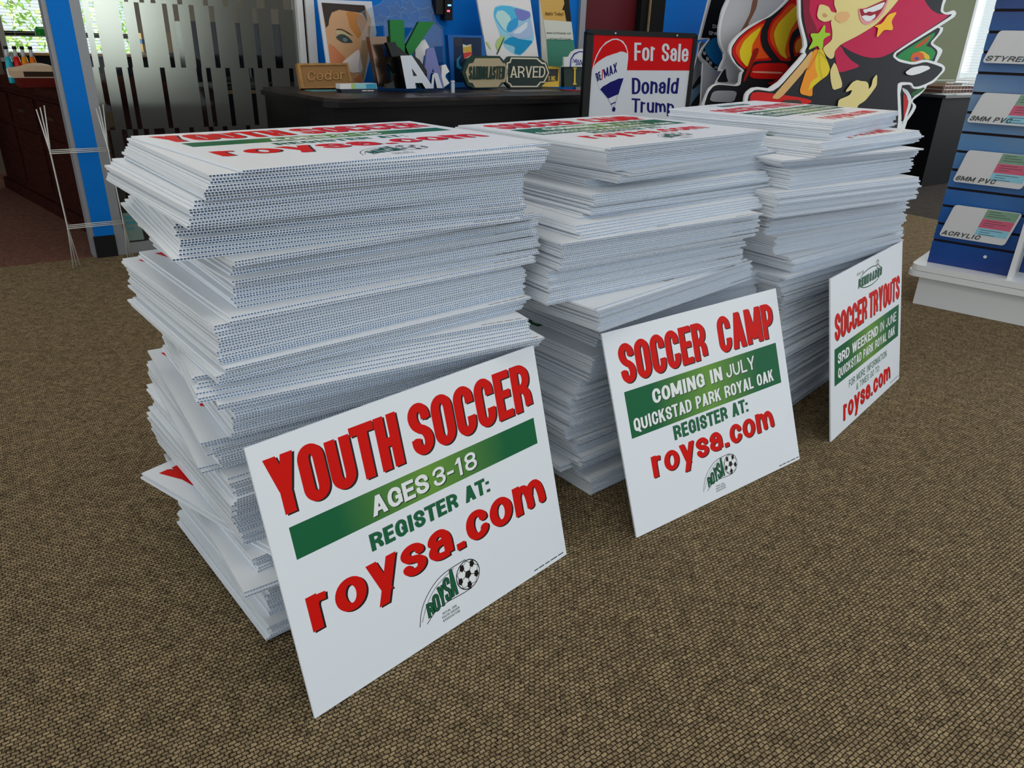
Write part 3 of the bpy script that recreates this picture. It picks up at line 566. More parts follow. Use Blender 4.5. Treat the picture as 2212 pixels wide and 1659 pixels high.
def stack_boards(runs, seed):
    rr = random.Random(seed); out = []; ztop = runs[0][0]; k = 0
    while True:
        z = ztop - k*PITCHZ
        if z < ST: break
        for hi, lo, xa, ya, wa, xb, yb, wb, pk in runs:
            if lo < z - 0.0005 <= hi or (pk and hi == runs[-1][0] and z <= hi): break
        f = (hi - z)/max(hi - lo, 1e-6); f = min(max(f, 0), 1); j = 0.0035 if k else 0
        out.append((z, xa+(xb-xa)*f + rr.gauss(0, j), ya+(yb-ya)*f + rr.gauss(0, j), wa+(wb-wa)*f + rr.gauss(0, 0.004 if k else 0), pk)); k += 1
    dz = out[-1][0] - ST - 0.0004                                   # let the lowest board rest on the carpet
    return [(z - dz*i/(len(out)-1), x, y, w, p) for i, (z, x, y, w, p) in enumerate(out)]
LEFT = MB()
mb = MB(); board(mb); PLAIN = mb.mesh('yard_sign')               # printed side down
def lay(runs, seed, mesh, keep, sname, topname):
    n = 0
    for i, (z, x, y, w, pk) in enumerate(stack_boards(runs, seed)):
        M = frame(Vector((x, y, z)), Vector((math.cos(w), math.sin(w), 0)), Vector((-math.sin(w), math.cos(w), 0)))
        if i < keep:
            lab = topname if i == 0 else 'white corrugated yard sign in the %s pack from the top of the %s' % (ORD[pk], sname)
            sign(PLAIN if i and sname[0] == 'm' and pk in (3, 4, 8) else mesh, M, lab, GRP); n += 1
        else: board(LEFT, M=M)
    return n
n1 = lay(S1, 3, PR[0], 400, 'front left stack', 'topmost youth soccer sign lying face up on the front left stack')
n3 = lay(S3, 8, PR[2], 18, 'far right stack', 'topmost soccer tryouts sign lying face up on the far right stack')
lay(S2, 5, PR[1], 297 - n1 - n3, 'middle stack', 'topmost soccer camp sign lying face up on the middle stack')
tag(LEFT.build('yard_sign'), 'remaining white corrugated yard signs low in the middle and far right stacks', 'yard sign', GRP, 'stuff')
# wire stakes standing against the partition post
m_wire = smat('galvanised_wire', (206, 206, 200), rough=0.4, metal=0.35)
LBL = ['galvanised wire sign stake in front of the blue post, nearest the doorway', 'galvanised wire sign stake in the middle of the three by the blue post', 'galvanised wire sign stake closest to the blue post, rear of three']
for k in range(3):
    o = 0.008*k; dl = 0.185 - 0.016*k; st = thing('wire_stake', LBL[k], 'sign stake', None, 'wire sign stakes against the post')
    fan = lambda z: (k-1)*(0.002 + (0.075*(0.178-z) if z < 0.178 else 0.085*(z-0.5) if z > 0.5 else 0))
    LT = lambda z: RW(-0.270 + fan(z), dl - 0.115*z, z)
    RT = lambda z: RW(-0.045 + fan(z), dl - 0.115*z, z)
    for q in (LT, RT):
        mb = MB(); mb.tube([q(0.003), q(0.18), q(0.35), q(0.5), q(0.672+0.006*k)], 0.0026, m_wire, 7); part(mb, 'leg', st, True)
    for z in (0.178+0.004*k, 0.494+0.005*k):
        mb = MB(); mb.tube([LT(z) - 0.004*E, RT(z) + 0.004*E], 0.0024, m_wire, 7); part(mb, 'crossbar', st, True)
# print outlines, millimetres on each plate (x along the plate, y up it)
ART = {
'cedar': dict(t=0.8, d=0.3, z=0.75, yaw=0, lean=0.25, polys=[
 ('out',[(-6,111),(249,116),(259,30),(259,2),(-6,0)]),
 ('in',[(8,102),(241,107),(250,32),(243,11),(10,6)]),
 ('text',[(39,77),(228,82),(221,42),(31,34)]),
]),
'portrait': dict(t=0.8, d=0.2, z=0.75, yaw=0, lean=0.13, polys=[
 ('out',[(169,395),(451,400),(461,256),(364,23),(296,5),(177,98)]),
 ('print',[(186,382),(410,380),(439,316),(395,130),(361,23),(300,5),(195,110)]),
 ('hair',[(186,382),(410,380),(416,306),(393,345),(328,350),(273,355),(233,341),(216,311),(209,284),(194,272)]),
 ('fore',[(305,344),(328,350),(392,336),(416,306),(381,253),(359,225),(319,276),(314,318)]),
 ('cheek',[(198,204),(224,192),(249,165),(281,138),(249,110),(195,110)]),
 ('white',[(354,182),(358,152),(368,74),(297,69),(284,108),(249,112)]),
 ('lip',[(308,39),(351,64),(365,58),(359,27),(332,25)]),
 ('eye',[(238,232),(263,246),(287,245),(310,230),(329,209),(296,207),(272,208),(249,220)]),
 ('iris',[(274,228),(292,230),(302,221),(290,211),(276,214)]),
 ('lid',[(239,250),(247,263),(282,264),(315,246),(332,234),(307,235),(280,246),(252,241)]),
 ('brow',[(240,263),(255,271),(279,269),(309,255),(334,238),(312,244),(282,261),(262,265)]),
]),
'acrylic': dict(t=1.0, d=0.33, z=0.75, yaw=0, lean=0.12, polys=[
 ('out',[(124,343),(193,372),(230,386),(269,423),(362,442),(454,438),(506,423),(531,320),(568,290),(566,107),(513,10),(100,12),(86,103),(122,235),(99,310)]),
 ('s1',[(392,414),(408,385),(440,368),(397,354),(383,321),(360,350),(316,351),(348,376),(344,409),(372,395)]),
 ('s2',[(317,398),(329,375),(369,371),(334,352),(335,325),(304,339),(266,325),(280,353),(261,375),(297,377)]),
 ('s3',[(502,386),(516,362),(501,325),(464,336),(433,329),(442,353),(430,377),(463,372)]),
 ('s4',[(221,341),(238,330),(267,331),(243,313),(248,286),(220,297),(194,287),(200,311),(181,325),(209,326)]),
]),
'kay': dict(t=1.3, d=0.44, z=0.75, yaw=0, lean=0.08, polys=[
 ('a',[(-87,312),(-10,314),(-24,15),(-95,15)]),
 ('b',[(69,310),(157,312),(10,151),(-10,198)]),
 ('c',[(10,151),(-15,139),(55,14),(135,13)]),
]),
'brown': dict(t=1.15, d=0.42, z=0.75, yaw=0, lean=0.08, polys=[
 ('out',[(-39,236),(87,240),(132,228),(156,201),(159,169),(134,153),(117,120),(158,93),(162,47),(123,17),(-9,16)]),
 ('h1',[(23,199),(31,206),(95,209),(99,168),(79,152),(29,150)]),
 ('h2',[(35,113),(87,115),(99,78),(82,47),(42,46)]),
 ('side',[(-57,230),(-39,236),(-9,16),(-25,18)]),
]),
'black': dict(t=1.25, d=0.5, z=0.75, yaw=0, lean=0.08, polys=[
 ('out',[(-90,214),(-45,217),(-39,201),(-19,187),(28,156),(50,159),(78,141),(115,94),(114,66),(3,12),(-111,15),(-102,34),(-73,43),(-56,81),(-84,122),(-68,151)]),
]),
'silver': dict(t=1.3, d=0.56, z=0.75, yaw=0, lean=0.08, polys=[
 ('out',[(-104,159),(-44,161),(66,15),(20,15),(3,40),(-35,40),(-31,16),(-83,15)]),
 ('h',[(-48,105),(-22,72),(-42,70)]),
]),
'smalla': dict(t=1.48, d=0.56, z=0.75, yaw=0, lean=0.05, polys=[
 ('l',[(-119,81),(-109,81),(-116,18),(-131,18)]),
 ('r',[(-113,87),(-91,86),(-65,18),(-97,19)]),
]),
'violet': dict(t=1.45, d=0.47, z=0.75, yaw=0, lean=0.08, polys=[
 ('out',[(-46,197),(-20,197),(27,12),(-9,12),(-21,65),(-27,80),(-46,83),(-56,49),(-73,25),(-89,56),(-62,189)]),
 ('h',[(-33,105),(-27,86),(-40,86)]),
]),
'whitea': dict(t=1.4, d=0.4, z=0.75, yaw=0, lean=0.08, polys=[
 ('out',[(19,233),(41,198),(31,188),(23,161),(8,159),(-3,114),(-39,154),(-37,211)]),
]),
'whitex': dict(t=1.5, d=0.4, z=0.75, yaw=0, lean=0.1, polys=[
 ('out',[(9,112),(33,118),(52,84),(30,71),(27,58),(49,30),(17,11),(2,46)]),
]),
'holder': dict(t=0.9, d=0.5, z=0.75, yaw=0, lean=0.0, polys=[
 ('top',[(7,37),(190,39),(193,15),(7,15)]),
 ('low',[(8,15),(193,15),(194,-5),(17,-4)]),
 ('txt',[(115,10),(174,11),(174,2),(114,2)]),
]),
'bluef': dict(t=1.66, d=0.3, z=0.75, yaw=0, lean=0.12, polys=[
 ('out',[(-45,257),(176,258),(186,164),(176,9),(-40,-3)]),
 ('side',[(-45,257),(-23,248),(-26,20),(-40,-3)]),
 ('in',[(-11,245),(161,248),(152,28),(-22,27)]),
 ('wh',[(42,214),(66,208),(94,215),(94,163),(75,149),(45,142),(41,188)]),
 ('gold',[(41,198),(66,201),(95,208),(95,172),(64,175),(41,178)]),
 ('red',[(40,172),(93,176),(99,166),(45,142)]),
 ('cy',[(-1,139),(34,165),(11,132),(17,106),(46,96),(16,90),(-4,103)]),
 ('dk',[(-9,245),(40,244),(33,204),(-8,206)]),
]),
'sand': dict(t=1.7, d=0.43, z=0.75, yaw=0, lean=0.15, polys=[
 ('out',[(-16,163),(151,163),(173,144),(180,126),(204,86),(176,36),(128,5),(-23,5),(-61,18),(-88,82),(-56,143)]),
 ('in',[(-2,150),(148,152),(168,129),(183,128),(198,86),(176,35),(152,33),(129,10),(-15,9),(-29,31),(-51,34),(-66,82),(-43,124),(-17,128)]),
 ('text',[(-44,111),(182,113),(171,50),(-50,47)]),
]),
'carved': dict(t=1.92, d=0.37, z=0.75, yaw=0, lean=0.15, polys=[
 ('out',[(30,161),(227,162),(261,145),(288,130),(306,79),(268,25),(233,1),(28,1),(-6,30),(-3,131)]),
 ('line',[(43,155),(222,155),(230,148),(253,133),(276,130),(299,79),(263,27),(237,27),(213,4),(32,5),(25,19),(3,30),(12,128),(33,134)]),
 ('in',[(47,148),(214,148),(228,138),(250,124),(269,123),(290,79),(257,34),(231,32),(206,11),(40,12),(32,24),(14,31),(21,124),(39,128)]),
 ('text',[(33,111),(273,112),(265,53),(29,53)]),
]),
'flower': dict(t=1.62, d=0.22, z=0.75, yaw=0, lean=0.14, polys=[
 ('out',[(236,486),(592,507),(634,161),(284,161)]),
 ('edge',[(236,486),(243,486),(289,161),(279,162)]),
 ('print',[(243,486),(587,507),(629,162),(285,162)]),
 ('cy0',[(347,386),(357,409),(400,419),(467,417),(540,406),(596,393),(597,356),(613,283),(611,242),(545,184),(511,162),(465,170),(408,202),(388,236),(365,304),(344,350)]),
 ('cy1',[(347,386),(359,404),(400,415),(467,415),(511,390),(504,349),(460,306),(436,278),(392,298),(363,334),(347,360)]),
 ('cyw',[(371,388),(412,393),(455,364),(462,330),(431,285),(401,301),(372,337),(356,360)]),
 ('b2',[(424,302),(444,337),(495,359),(509,352),(504,315),(454,282),(427,292)]),
 ('pu',[(485,409),(539,401),(592,392),(595,366),(545,344),(509,349),(492,382)]),
 ('lav',[(440,275),(506,315),(597,356),(608,290),(597,262),(512,249),(458,265)]),
 ('wh2',[(463,279),(515,312),(573,345),(567,310),(513,277)]),
 ('b3',[(392,229),(453,262),(512,249),(610,243),(546,191),(512,169),(470,176),(482,211)]),
 ('gr',[(346,215),(357,242),(389,264),(414,264),(372,209),(357,188)]),
 ('stem',[(402,255),(409,254),(356,167),(345,167)]),
 ('gr2',[(281,230),(298,234),(318,197),(313,190)]),
]),
'poster': dict(t=2.2, d=0.22, z=0.75, yaw=0, lean=0.16, polys=[
 ('back',[(75,359),(89,363),(137,115),(117,115)]),
 ('out',[(89,501),(302,513),(335,205),(342,183),(218,106),(132,113)]),
 ('gold',[(89,501),(302,513),(317,354),(110,357)]),
 ('dark',[(266,472),(306,474),(317,354),(280,352),(268,412),(251,415),(270,448)]),
 ('white',[(110,357),(317,354),(328,256),(126,255)]),
 ('teal',[(126,255),(328,256),(339,183),(218,106),(132,113)]),
 ('l1',[(125,399),(260,401),(259,384),(124,382)]),
 ('l2',[(128,294),(311,297),(310,285),(128,283)]),
 ('l3',[(136,262),(310,267),(310,252),(135,250)]),
]),
'inc': dict(t=2.3, d=0.28, z=0.75, yaw=0, lean=0.12, polys=[
 ('out',[(-42,113),(66,110),(60,-1),(-67,2)]),
 ('in',[(-33,98),(55,97),(49,32),(-45,27)]),
 ('line',[(-45,25),(39,27),(38,21),(-45,20)]),
 ('text',[(-19,59),(37,59),(36,34),(-20,34)]),
]),
'eye': dict(t=2.4, d=0.3, z=0.75, yaw=0, lean=0.08, polys=[
 ('out',[(-22,108),(147,111),(150,-3),(-18,-2)]),
 ('side',[(-41,114),(-22,108),(-18,-2),(-31,74)]),
 ('I',[(28,94),(76,95),(65,13),(22,13)]),
]),
'job': dict(t=2.4, d=0.34, z=0.75, yaw=0, lean=0.08, polys=[
 ('out',[(-54,164),(-17,165),(2,190),(37,206),(81,209),(122,192),(129,113),(-53,112)]),
 ('side',[(-73,157),(-54,164),(-53,112),(-68,112)]),
 ('ring',[(-12,112),(-7,154),(17,183),(57,196),(107,195),(128,167),(129,113)]),
 ('ring2',[(-2,112),(1,151),(25,176),(59,189),(107,188),(128,163),(129,113)]),
 ('t1',[(8,155),(72,155),(73,138),(8,133)]),
 ('t2',[(28,137),(95,145),(96,123),(31,119)]),
]),
'device': dict(t=1.7, d=0.06, z=0.75, yaw=0, lean=0, polys=[
 ('out',[(-25,430),(73,434),(73,350),(60,333),(22,331),(14,351),(-26,351)]),
 ('panel',[(33,432),(73,434),(70,340),(34,335)]),
 ('led1',[(39,408),(60,409),(60,401),(39,400)]),
 ('led2',[(35,381),(51,381),(51,372),(35,372)]),
]),
'realtor': dict(t=2.4, d=1.2, z=0, yaw=-0.2, lean=0, polys=[
 ('out',[(-542,1046),(63,1044),(50,708),(-550,708)]),
 ('in',[(-509,1026),(40,1018),(36,707),(-517,685)]),
 ('redbot',[(-512,875),(37,880)]),
 ('balloon',[(-508,875),(-502,904),(-491,937),(-474,967),(-446,995),(-413,1010),(-386,1012),(-354,1002),(-333,981),(-321,954),(-318,929),(-320,876),(-321,842),(-334,842),(-355,768),(-411,749),(-457,792)]),
 ('ball_in',[(-502,890),(-496,909),(-482,942),(-461,975),(-439,991),(-413,1004),(-392,1007),(-368,1002),(-345,986),(-331,965),(-326,950),(-346,957),(-367,957),(-380,951),(-398,947),(-420,940),(-437,935),(-456,925),(-473,915),(-489,904)]),
 ('navy',[(-457,792),(-444,805),(-426,813),(-406,824),(-382,832),(-362,840),(-334,842),(-346,805),(-355,771),(-382,762),(-411,751)]),
 ('s1',[(-411,751),(-393,725)]),
 ('bask',[(-395,728),(-366,738),(-366,733),(-393,723)]),
 ('s2',[(-360,768),(-375,701)]),
 ('man',[(-384,704),(-376,716),(-364,707),(-368,693),(-381,693)]),
 ('FS',[(-292,997),(17,998),(22,919),(-284,920)]),
 ('DT',[(-288,844),(-18,846),(-18,774),(-280,771)]),
 ('TR',[(-276,753),(-32,740),(-26,684),(-271,688)]),
 ('RM',[(-490,860),(-378,911),(-373,868),(-475,825)]),
]),
'girl': dict(t=4.2, d=1.0, z=0, yaw=0, lean=0.1, polys=[
 ('out',[(1131,1444),(897,1568),(482,1612),(-55,1586),(-407,1507),(-564,1379),(-554,1274),(-530,1154),(-449,1019),(-481,976),(-445,974),(-723,774),(-897,788),(-965,754),(-974,705),(-840,-443),(652,-674),(771,513),(672,784),(811,791),(851,761),(938,760),(1020,779),(1125,803),(1190,847),(1249,880),(1245,907),(1199,926),(1093,941),(956,956),(802,933),(621,952),(566,969),(579,994),(1258,1232),(1291,1264),(1246,1284),(1147,1261),(1099,1270),(1099,1305),(1126,1358)]),
 ('black',[(1089,1437),(870,1551),(477,1595),(-51,1571),(-390,1496),(-539,1372),(-531,1275),(-508,1159),(-417,1020),(-443,983),(-415,961),(-698,755),(-880,773),(-935,745),(-945,705),(-808,-448),(618,-669),(728,515),(633,794),(681,807),(818,804),(858,774),(922,777),(1005,792),(1098,817),(1166,852),(1212,885),(1206,904),(1099,922),(961,940),(812,917),(615,936),(531,968),(553,999),(1210,1240),(1227,1257),(1152,1246),(1063,1263),(1065,1309),(1082,1356)]),
 ('hair',[(-516,1276),(-520,1369),(-375,1484),(-40,1557),(444,1576),(746,1518),(815,1426),(809,1342),(874,1300),(947,1268),(1040,1249),(1206,1251),(922,1140),(593,1020),(501,988),(400,962),(296,955),(173,964),(40,991),(-36,1013),(-83,1029),(-169,1025),(-181,959),(-357,1003),(-443,1082),(-491,1177)]),
 ('dark',[(-516,1276),(-438,1279),(-440,1201),(-334,1103),(-360,1021),(-443,1082),(-491,1177)]),
 ('hair2',[(-144,988),(-83,1026),(-29,980),(51,938),(168,903),(-58,863),(-94,889)]),
 ('face',[(444,1395),(336,1444),(65,1441),(-155,1378),(-204,1291),(-200,1251),(-158,1208),(-220,1161),(-187,1098),(-182,1052),(-274,1004),(-225,963),(-178,943),(-142,953),(-141,992),(-84,1031),(99,1087),(277,1154),(384,1221),(457,1272),(525,1328)]),
 ('eyel',[(-73,1352),(-9,1378),(72,1369),(34,1340),(-34,1334)]),
 ('eyer',[(221,1387),(289,1409),(357,1399),(327,1369),(254,1365)]),
 ('ear',[(-352,1244),(-311,1246),(-252,1236),(-222,1210),(-158,1206),(-220,1161),(-285,1151),(-345,1165),(-365,1186)]),
 ('earin',[(-314,1195),(-286,1201),(-255,1188),(-269,1177),(-303,1178)]),
 ('mouthp',[(56,1242),(127,1243),(396,1321),(352,1234),(279,1183),(185,1151),(120,1156),(77,1190)]),
 ('mouth',[(65,1239),(128,1241),(378,1316),(322,1237),(260,1187),(190,1170),(114,1182)]),
 ('teeth',[(105,1235),(163,1245),(355,1296),(319,1251),(223,1226),(176,1229),(134,1215)]),
 ('teeth2',[(95,1197),(145,1206),(201,1202),(252,1218),(257,1199),(207,1173),(153,1170)]),
 ('blush',[(-177,1198),(-113,1217),(-44,1217),(-22,1195),(-51,1167),(-117,1150),(-180,1171)]),
 ('star1',[(-286,1136),(-271,1127),(-270,1091),(-220,1091),(-209,1081),(-280,1057),(-274,1004),(-302,995),(-331,1019),(-412,992),(-418,1001),(-381,1045),(-414,1074),(-404,1085),(-331,1085)]),
 ('star2',[(504,1241),(446,1182),(479,1141),(470,1127),(373,1128),(313,1082),(296,1085),(304,1138),(251,1144),(341,1164),(402,1221)]),
 ('arm',[(-471,914),(-386,984),(-358,984),(-358,961),(-403,892),(-645,714),(-731,720),(-641,787)]),
 ('top1',[(-359,993),(-315,999),(-334,920),(-291,865),(-244,841),(-334,780),(-324,723),(-467,744),(-428,850),(-379,943)]),
 ('top2',[(-315,999),(-274,1004),(-168,889),(-186,851),(-273,813),(-334,780),(-380,757),(-356,813),(-286,841),(-323,883),(-336,929)]),
 ('neck2',[(-125,934),(-1,780),(-112,759),(-151,822),(-166,879)]),
 ('hand',[(-69,698),(69,728),(93,762),(28,748),(17,756),(79,807),(131,821),(179,814),(245,811),(273,791),(280,761),(308,786),(313,826),(349,854),(362,844),(371,785),(319,740),(254,690),(166,661),(180,512),(21,518)]),
 ('glint',[(700,870),(780,901),(904,914),(992,911),(1029,895),(897,862),(794,849),(730,854)]),
 ('redb',[(-926,731),(-907,753),(-849,759),(-472,725),(-355,709),(-310,694),(-462,664),(-323,-191),(-822,-133)]),
 ('cuff',[(-629,709),(-458,708),(-425,682),(-462,664),(-624,672)]),
]),
'flame': dict(t=3.7, d=0.8, z=0, yaw=0, lean=0.1, polys=[
 ('out',[(122,1281),(195,1347),(331,1386),(413,1336),(528,702),(779,-682),(-633,-462),(-611,667),(-583,721),(-556,767),(-503,794),(-422,788),(-288,785),(-282,852),(-261,862),(-305,884),(-360,918),(-399,964),(-394,1006),(-360,1041),(-301,1077),(-241,1109),(-154,1142),(-65,1167),(29,1215)]),
 ('black',[(143,1282),(210,1340),(326,1372),(399,1331),(761,-679),(-606,-466),(-593,666),(-560,744),(-520,778),(-472,788),(-273,775),(-266,848),(-245,868),(-320,899),(-373,949),(-377,995),(-324,1049),(-240,1097),(-116,1148),(-33,1174),(74,1233)]),
 ('fl1',[(-74,1155),(-93,1129),(-116,1097),(-119,1047),(-89,992),(-22,946),(15,926),(-159,920),(-239,870),(-321,915),(-367,957),(-368,995),(-311,1050),(-227,1098),(-147,1135)]),
 ('y1',[(-118,1117),(-145,1069),(-191,1014),(-198,967),(-153,924),(-178,912),(-227,884),(-291,927),(-309,973),(-276,1028),(-205,1075)]),
 ('fl2',[(137,1274),(220,1278),(254,1161),(259,1129),(194,1091),(167,1037),(176,977),(206,924),(99,923),(8,982),(-47,1033),(-55,1091),(-23,1151),(52,1200)]),
 ('y2',[(210,1254),(234,1176),(164,1102),(139,1037),(126,980),(162,932),(87,959),(30,1018),(1,1081),(40,1141),(121,1195)]),
 ('fl3',[(295,1085),(320,1025),(320,983),(239,945),(213,990),(211,1030),(241,1064)]),
 ('tube',[(-165,908),(186,913),(136,816),(-207,820)]),
 ('tubeh',[(-176,864),(123,859),(117,848),(-174,854)]),
 ('rod',[(-180,983),(-156,995),(-129,992),(-130,976),(-232,809),(-257,801),(-253,821)]),
 ('strap',[(300,970),(323,963),(37,775),(-29,796),(33,800),(131,853)]),
 ('chrome',[(-524,755),(-303,751),(-328,685),(-556,693)]),
]),
'grey': dict(t=3.55, d=0.68, z=0, yaw=0, lean=0.1, polys=[
 ('out',[(-149,1263),(-87,1342),(88,1394),(326,1389),(446,1293),(546,651),(-288,666),(-210,791),(-149,859),(-197,859),(-139,947),(-199,1008),(-214,1070),(-210,1120),(-192,1197)]),
 ('fill',[(-124,1264),(-74,1335),(89,1383),(317,1379),(432,1292),(509,792),(-133,790),(-210,795),(-134,867),(-179,867),(-123,947),(-180,1009),(-196,1071),(-182,1159)]),
 ('brown',[(83,1275),(133,1277),(123,1222),(89,1173),(60,1137),(58,1121),(-74,1042),(-20,1079),(27,1136),(66,1192)]),
 ('dk',[(-128,873),(-117,827),(-94,794),(-210,793),(-150,863)]),
]),
'card': dict(t=3.3, d=0.55, z=0, yaw=0, lean=0.1, polys=[
 ('out',[(84,1265),(111,1343),(290,1354),(272,1275),(320,820),(183,843),(123,857),(88,890),(48,906),(16,941),(42,982),(104,1033),(94,1039),(15,1030),(14,1045)]),
 ('black',[(104,1266),(128,1333),(265,1341),(246,1273),(261,862),(182,856),(141,878),(99,906),(53,926),(38,946),(57,982),(122,1045),(29,1042),(35,1061)]),
 ('blue',[(120,1039),(177,1051),(239,949),(206,882),(152,903),(96,943),(62,980)]),
 ('t1',[(125,1121),(183,1123),(185,1101),(127,1101)]),
 ('t2',[(93,1082),(187,1085),(189,1063),(95,1061)]),
 ('w1',[(52,968),(75,964),(83,946),(54,946)]),
 ('w2',[(84,938),(107,931),(115,914),(82,914)]),
 ('w3',[(115,914),(138,907),(143,888),(113,894)]),
 ('w4',[(167,882),(196,882),(195,862),(161,868)]),
]),
'grayscale': dict(t=3.2, d=0.45, z=0, yaw=0, lean=0.1, polys=[
 ('out',[(232,1030),(309,1007),(405,833),(313,730),(188,630),(155,630),(174,774),(179,836),(216,940)]),
 ('bl',[(216,786),(315,786),(313,730),(174,647),(161,732)]),
 ('bk',[(245,824),(300,803),(187,736),(173,749)]),
 ('sk',[(228,878),(252,899),(303,849),(337,837),(307,799),(267,807),(237,845)]),
 ('st',[(398,841),(478,858),(255,628),(149,630)]),
 ('st2',[(346,743),(360,734),(275,628),(228,629)]),
]),
'green': dict(t=4.6, d=0.85, z=0, yaw=0, lean=0.1, polys=[
 ('out',[(569,1182),(1024,1181),(1019,1143),(932,1085),(904,1063),(1055,1029),(1063,1004),(994,925),(916,760),(839,709),(726,665),(810,629),(774,578),(690,511),(575,-764),(284,-719),(210,965)]),
 ('black',[(573,1167),(985,1174),(964,1130),(859,1062),(1001,1014),(959,924),(881,760),(702,671),(765,627),(674,529),(642,524),(422,531),(311,966)]),
 ('grn',[(415,968),(913,1145),(912,1112),(807,1044),(901,1035),(969,1003),(931,941),(534,921)]),
 ('or',[(635,1025),(873,1127),(822,1072),(742,1037)]),
 ('red',[(621,959),(644,992),(718,1004),(788,995),(821,962),(749,939),(638,938)]),
 ('yel',[(718,1004),(784,1008),(884,979),(893,952),(822,956),(779,989)]),
 ('blu',[(676,960),(706,971),(742,961),(735,947),(685,947)]),
 ('redd',[(586,729),(638,700),(683,660),(660,581),(648,524)]),
 ('wh',[(566,762),(649,739),(712,694),(723,637),(669,506),(636,507),(686,649),(642,706),(572,740)]),
 ('g2',[(689,717),(824,760),(895,754),(803,715),(729,693)]),
]),
}
# ------------------------------------------------------------------ plates: outlines and print layers in millimetres on each plate's own plane
STRAIGHT = {'out', 'print', 'gold', 'teal', 'tube', 'tubeh', 'chrome', 'strap', 'edge', 'wh', 'in', 'hair', 'dk', 'line'}
def plate(name, key, label, cat, layers, side, thick, group=None, parent=None, foot=None, it=0, outkey='out', outm=None, step=0.0005):
    A = ART[key]; c = TH + A['yaw']; U = Vector((math.cos(c), math.sin(c), 0)); n = Vector((-U.y, U.x, 0))
    V = math.sin(A['lean'])*n + math.cos(A['lean'])*Vector((0, 0, 1))
    M = frame(RW(A['t'], A['d'], A['z'] + thick*math.sin(A['lean'])), U, V); D = {}
    for k, p in A['polys']: D[k] = [(x/1000, max(y, 0)/1000) for x, y in p]
    mb = MB(); o = D[outkey]
    if it and group == GC: o = chaikin(o, 1, 0.2)
    mb.prism(o, -thick, 0, outm or side, side)
    if foot: mb.prism([(foot[0], 0), (foot[1], 0), (foot[1], foot[2]), (foot[0], foot[2])], -thick*0.98, -0.0002, outm or side, side)
    for i, (k, m) in enumerate(layers):
        if callable(m): m(mb, D, (i+1)*step)
        else: mb.poly(chaikin(D[k], it+1 if group == GC else it, 0.16) if it and (group == GC or k not in STRAIGHT) else D[k], (i+1)*step, m)
    return mb, D, M
def put_plate(*a, **k):
    mb, D, M = plate(*a, **k); o = mb.build(a[0], M=M); tag(o, a[2], a[3], k.get('group')); return o
GC = 'printed cutouts on the back wall'
# ------------------------------------------------------------------ black desk
m_bdesk = wood('black_stained_wood', s2l(14, 13, 14), s2l(24, 22, 22), 3, 0.38); m_btop = wood('black_desk_top', s2l(34, 30, 29), s2l(58, 52, 48), 4, 0.35)
dk = thing('desk', 'long black wooden desk with chamfered corner carrying the sample signs', 'desk', RM)
mb = MB(); o = [(0.70, -0.05), (0.70, -0.64), (0.735, -0.83), (2.26, -0.83), (2.26, -0.05)]; mb.prism(o, 0.0, 0.715, m_bdesk); part(mb, 'body', dk)
mb = MB(); o = [(0.685, -0.04), (0.685, -0.63), (0.70, -0.80), (0.74, -0.87), (2.28, -0.87), (2.28, -0.04)]; mb.prism(o, 0.715, 0.735, m_bdesk)
o2 = [(x+(0.012 if x < 1 else -0.012), y+(0.012 if y < -0.5 else 0)) for x, y in o]; mb.prism(o2, 0.735, 0.75, m_btop); part(mb, 'desk_top', dk)
# ------------------------------------------------------------------ samples on the desk
GS = 'sign samples on the black desk'
m_ced = wood('cedar_wood', s2l(152, 112, 66), s2l(178, 136, 84), 10, 0.6)
m_cedr = wood('cedar_wood_lit', s2l(166, 124, 74), s2l(190, 148, 94), 10, 0.6)  # same cedar in a lighter tone, so the raised letters look lit
def ced(mb, D, z):
    mb.prism([(a*0.0+x, y) for x, y in D['out'] for a in (0,)][:0] or D['in'], -0.001, 0.0006, smat('cedar_wood_shaded', (146, 108, 64), rough=0.7), back=False)  # field in a darker tone of the cedar, shade painted into the colour
    o, i = D['out'], D['in']
    t = D['text']; quad_text(mb, 'Cedar', t, 0.0006, m_cedr, depth=0.006, stem=0.16, bar=0.12, serif=True)
mbq, Dq, Mq = plate('cedar_sign', 'cedar', '', '', [], m_ced, 0.022); ced(mbq, Dq, 0)
i = Dq['in']; o = Dq['out']; oo = [o[0], o[1], o[3], o[4]]; ii = [i[0], i[1], i[3], i[4]]
for k in range(4):
    a, b, c, d = oo[k], oo[(k+1) % 4], ii[(k+1) % 4], ii[k]; mbq.prism([a, b, c, d], 0, 0.007, m_ced, back=False)
tag(mbq.build('wooden_sign', M=Mq), 'brown cedar sample plaque with raised lettering at the left end of the black desk', 'wooden sign', GS)
sk = smat('skin_print', (206, 160, 118), rough=0.3); sk2 = smat('skin_print_light', (226, 196, 160), rough=0.3); sk3 = smat('skin_print_orange', (196, 128, 62), rough=0.3)
put_plate('portrait_print', 'portrait', 'portrait photo print of a face with one eye showing, leaning on the blue wall', 'photo print',
 [('print', sk), ('fore', sk3), ('cheek', smat('skin_print_pink', (206, 126, 84), rough=0.3)), ('hair', smat('dark_hair_print', (52, 40, 34), rough=0.3)), ('lid', smat('eyelid_print', (196, 178, 132), rough=0.3)), ('eye', smat('eye_makeup_print', (58, 70, 66), rough=0.3)), ('iris', smat('iris_print', (110, 128, 132), rough=0.3)),
  ('brow', smat('brow_print', (92, 60, 40), rough=0.3)), ('white', smat('nose_highlight_print', (238, 226, 222), rough=0.3)), ('lip', smat('lip_print', (196, 120, 80), rough=0.3))], smat('white_acrylic', (214, 218, 226), rough=0.2), 0.010, group=GS, it=1, step=0.0003)
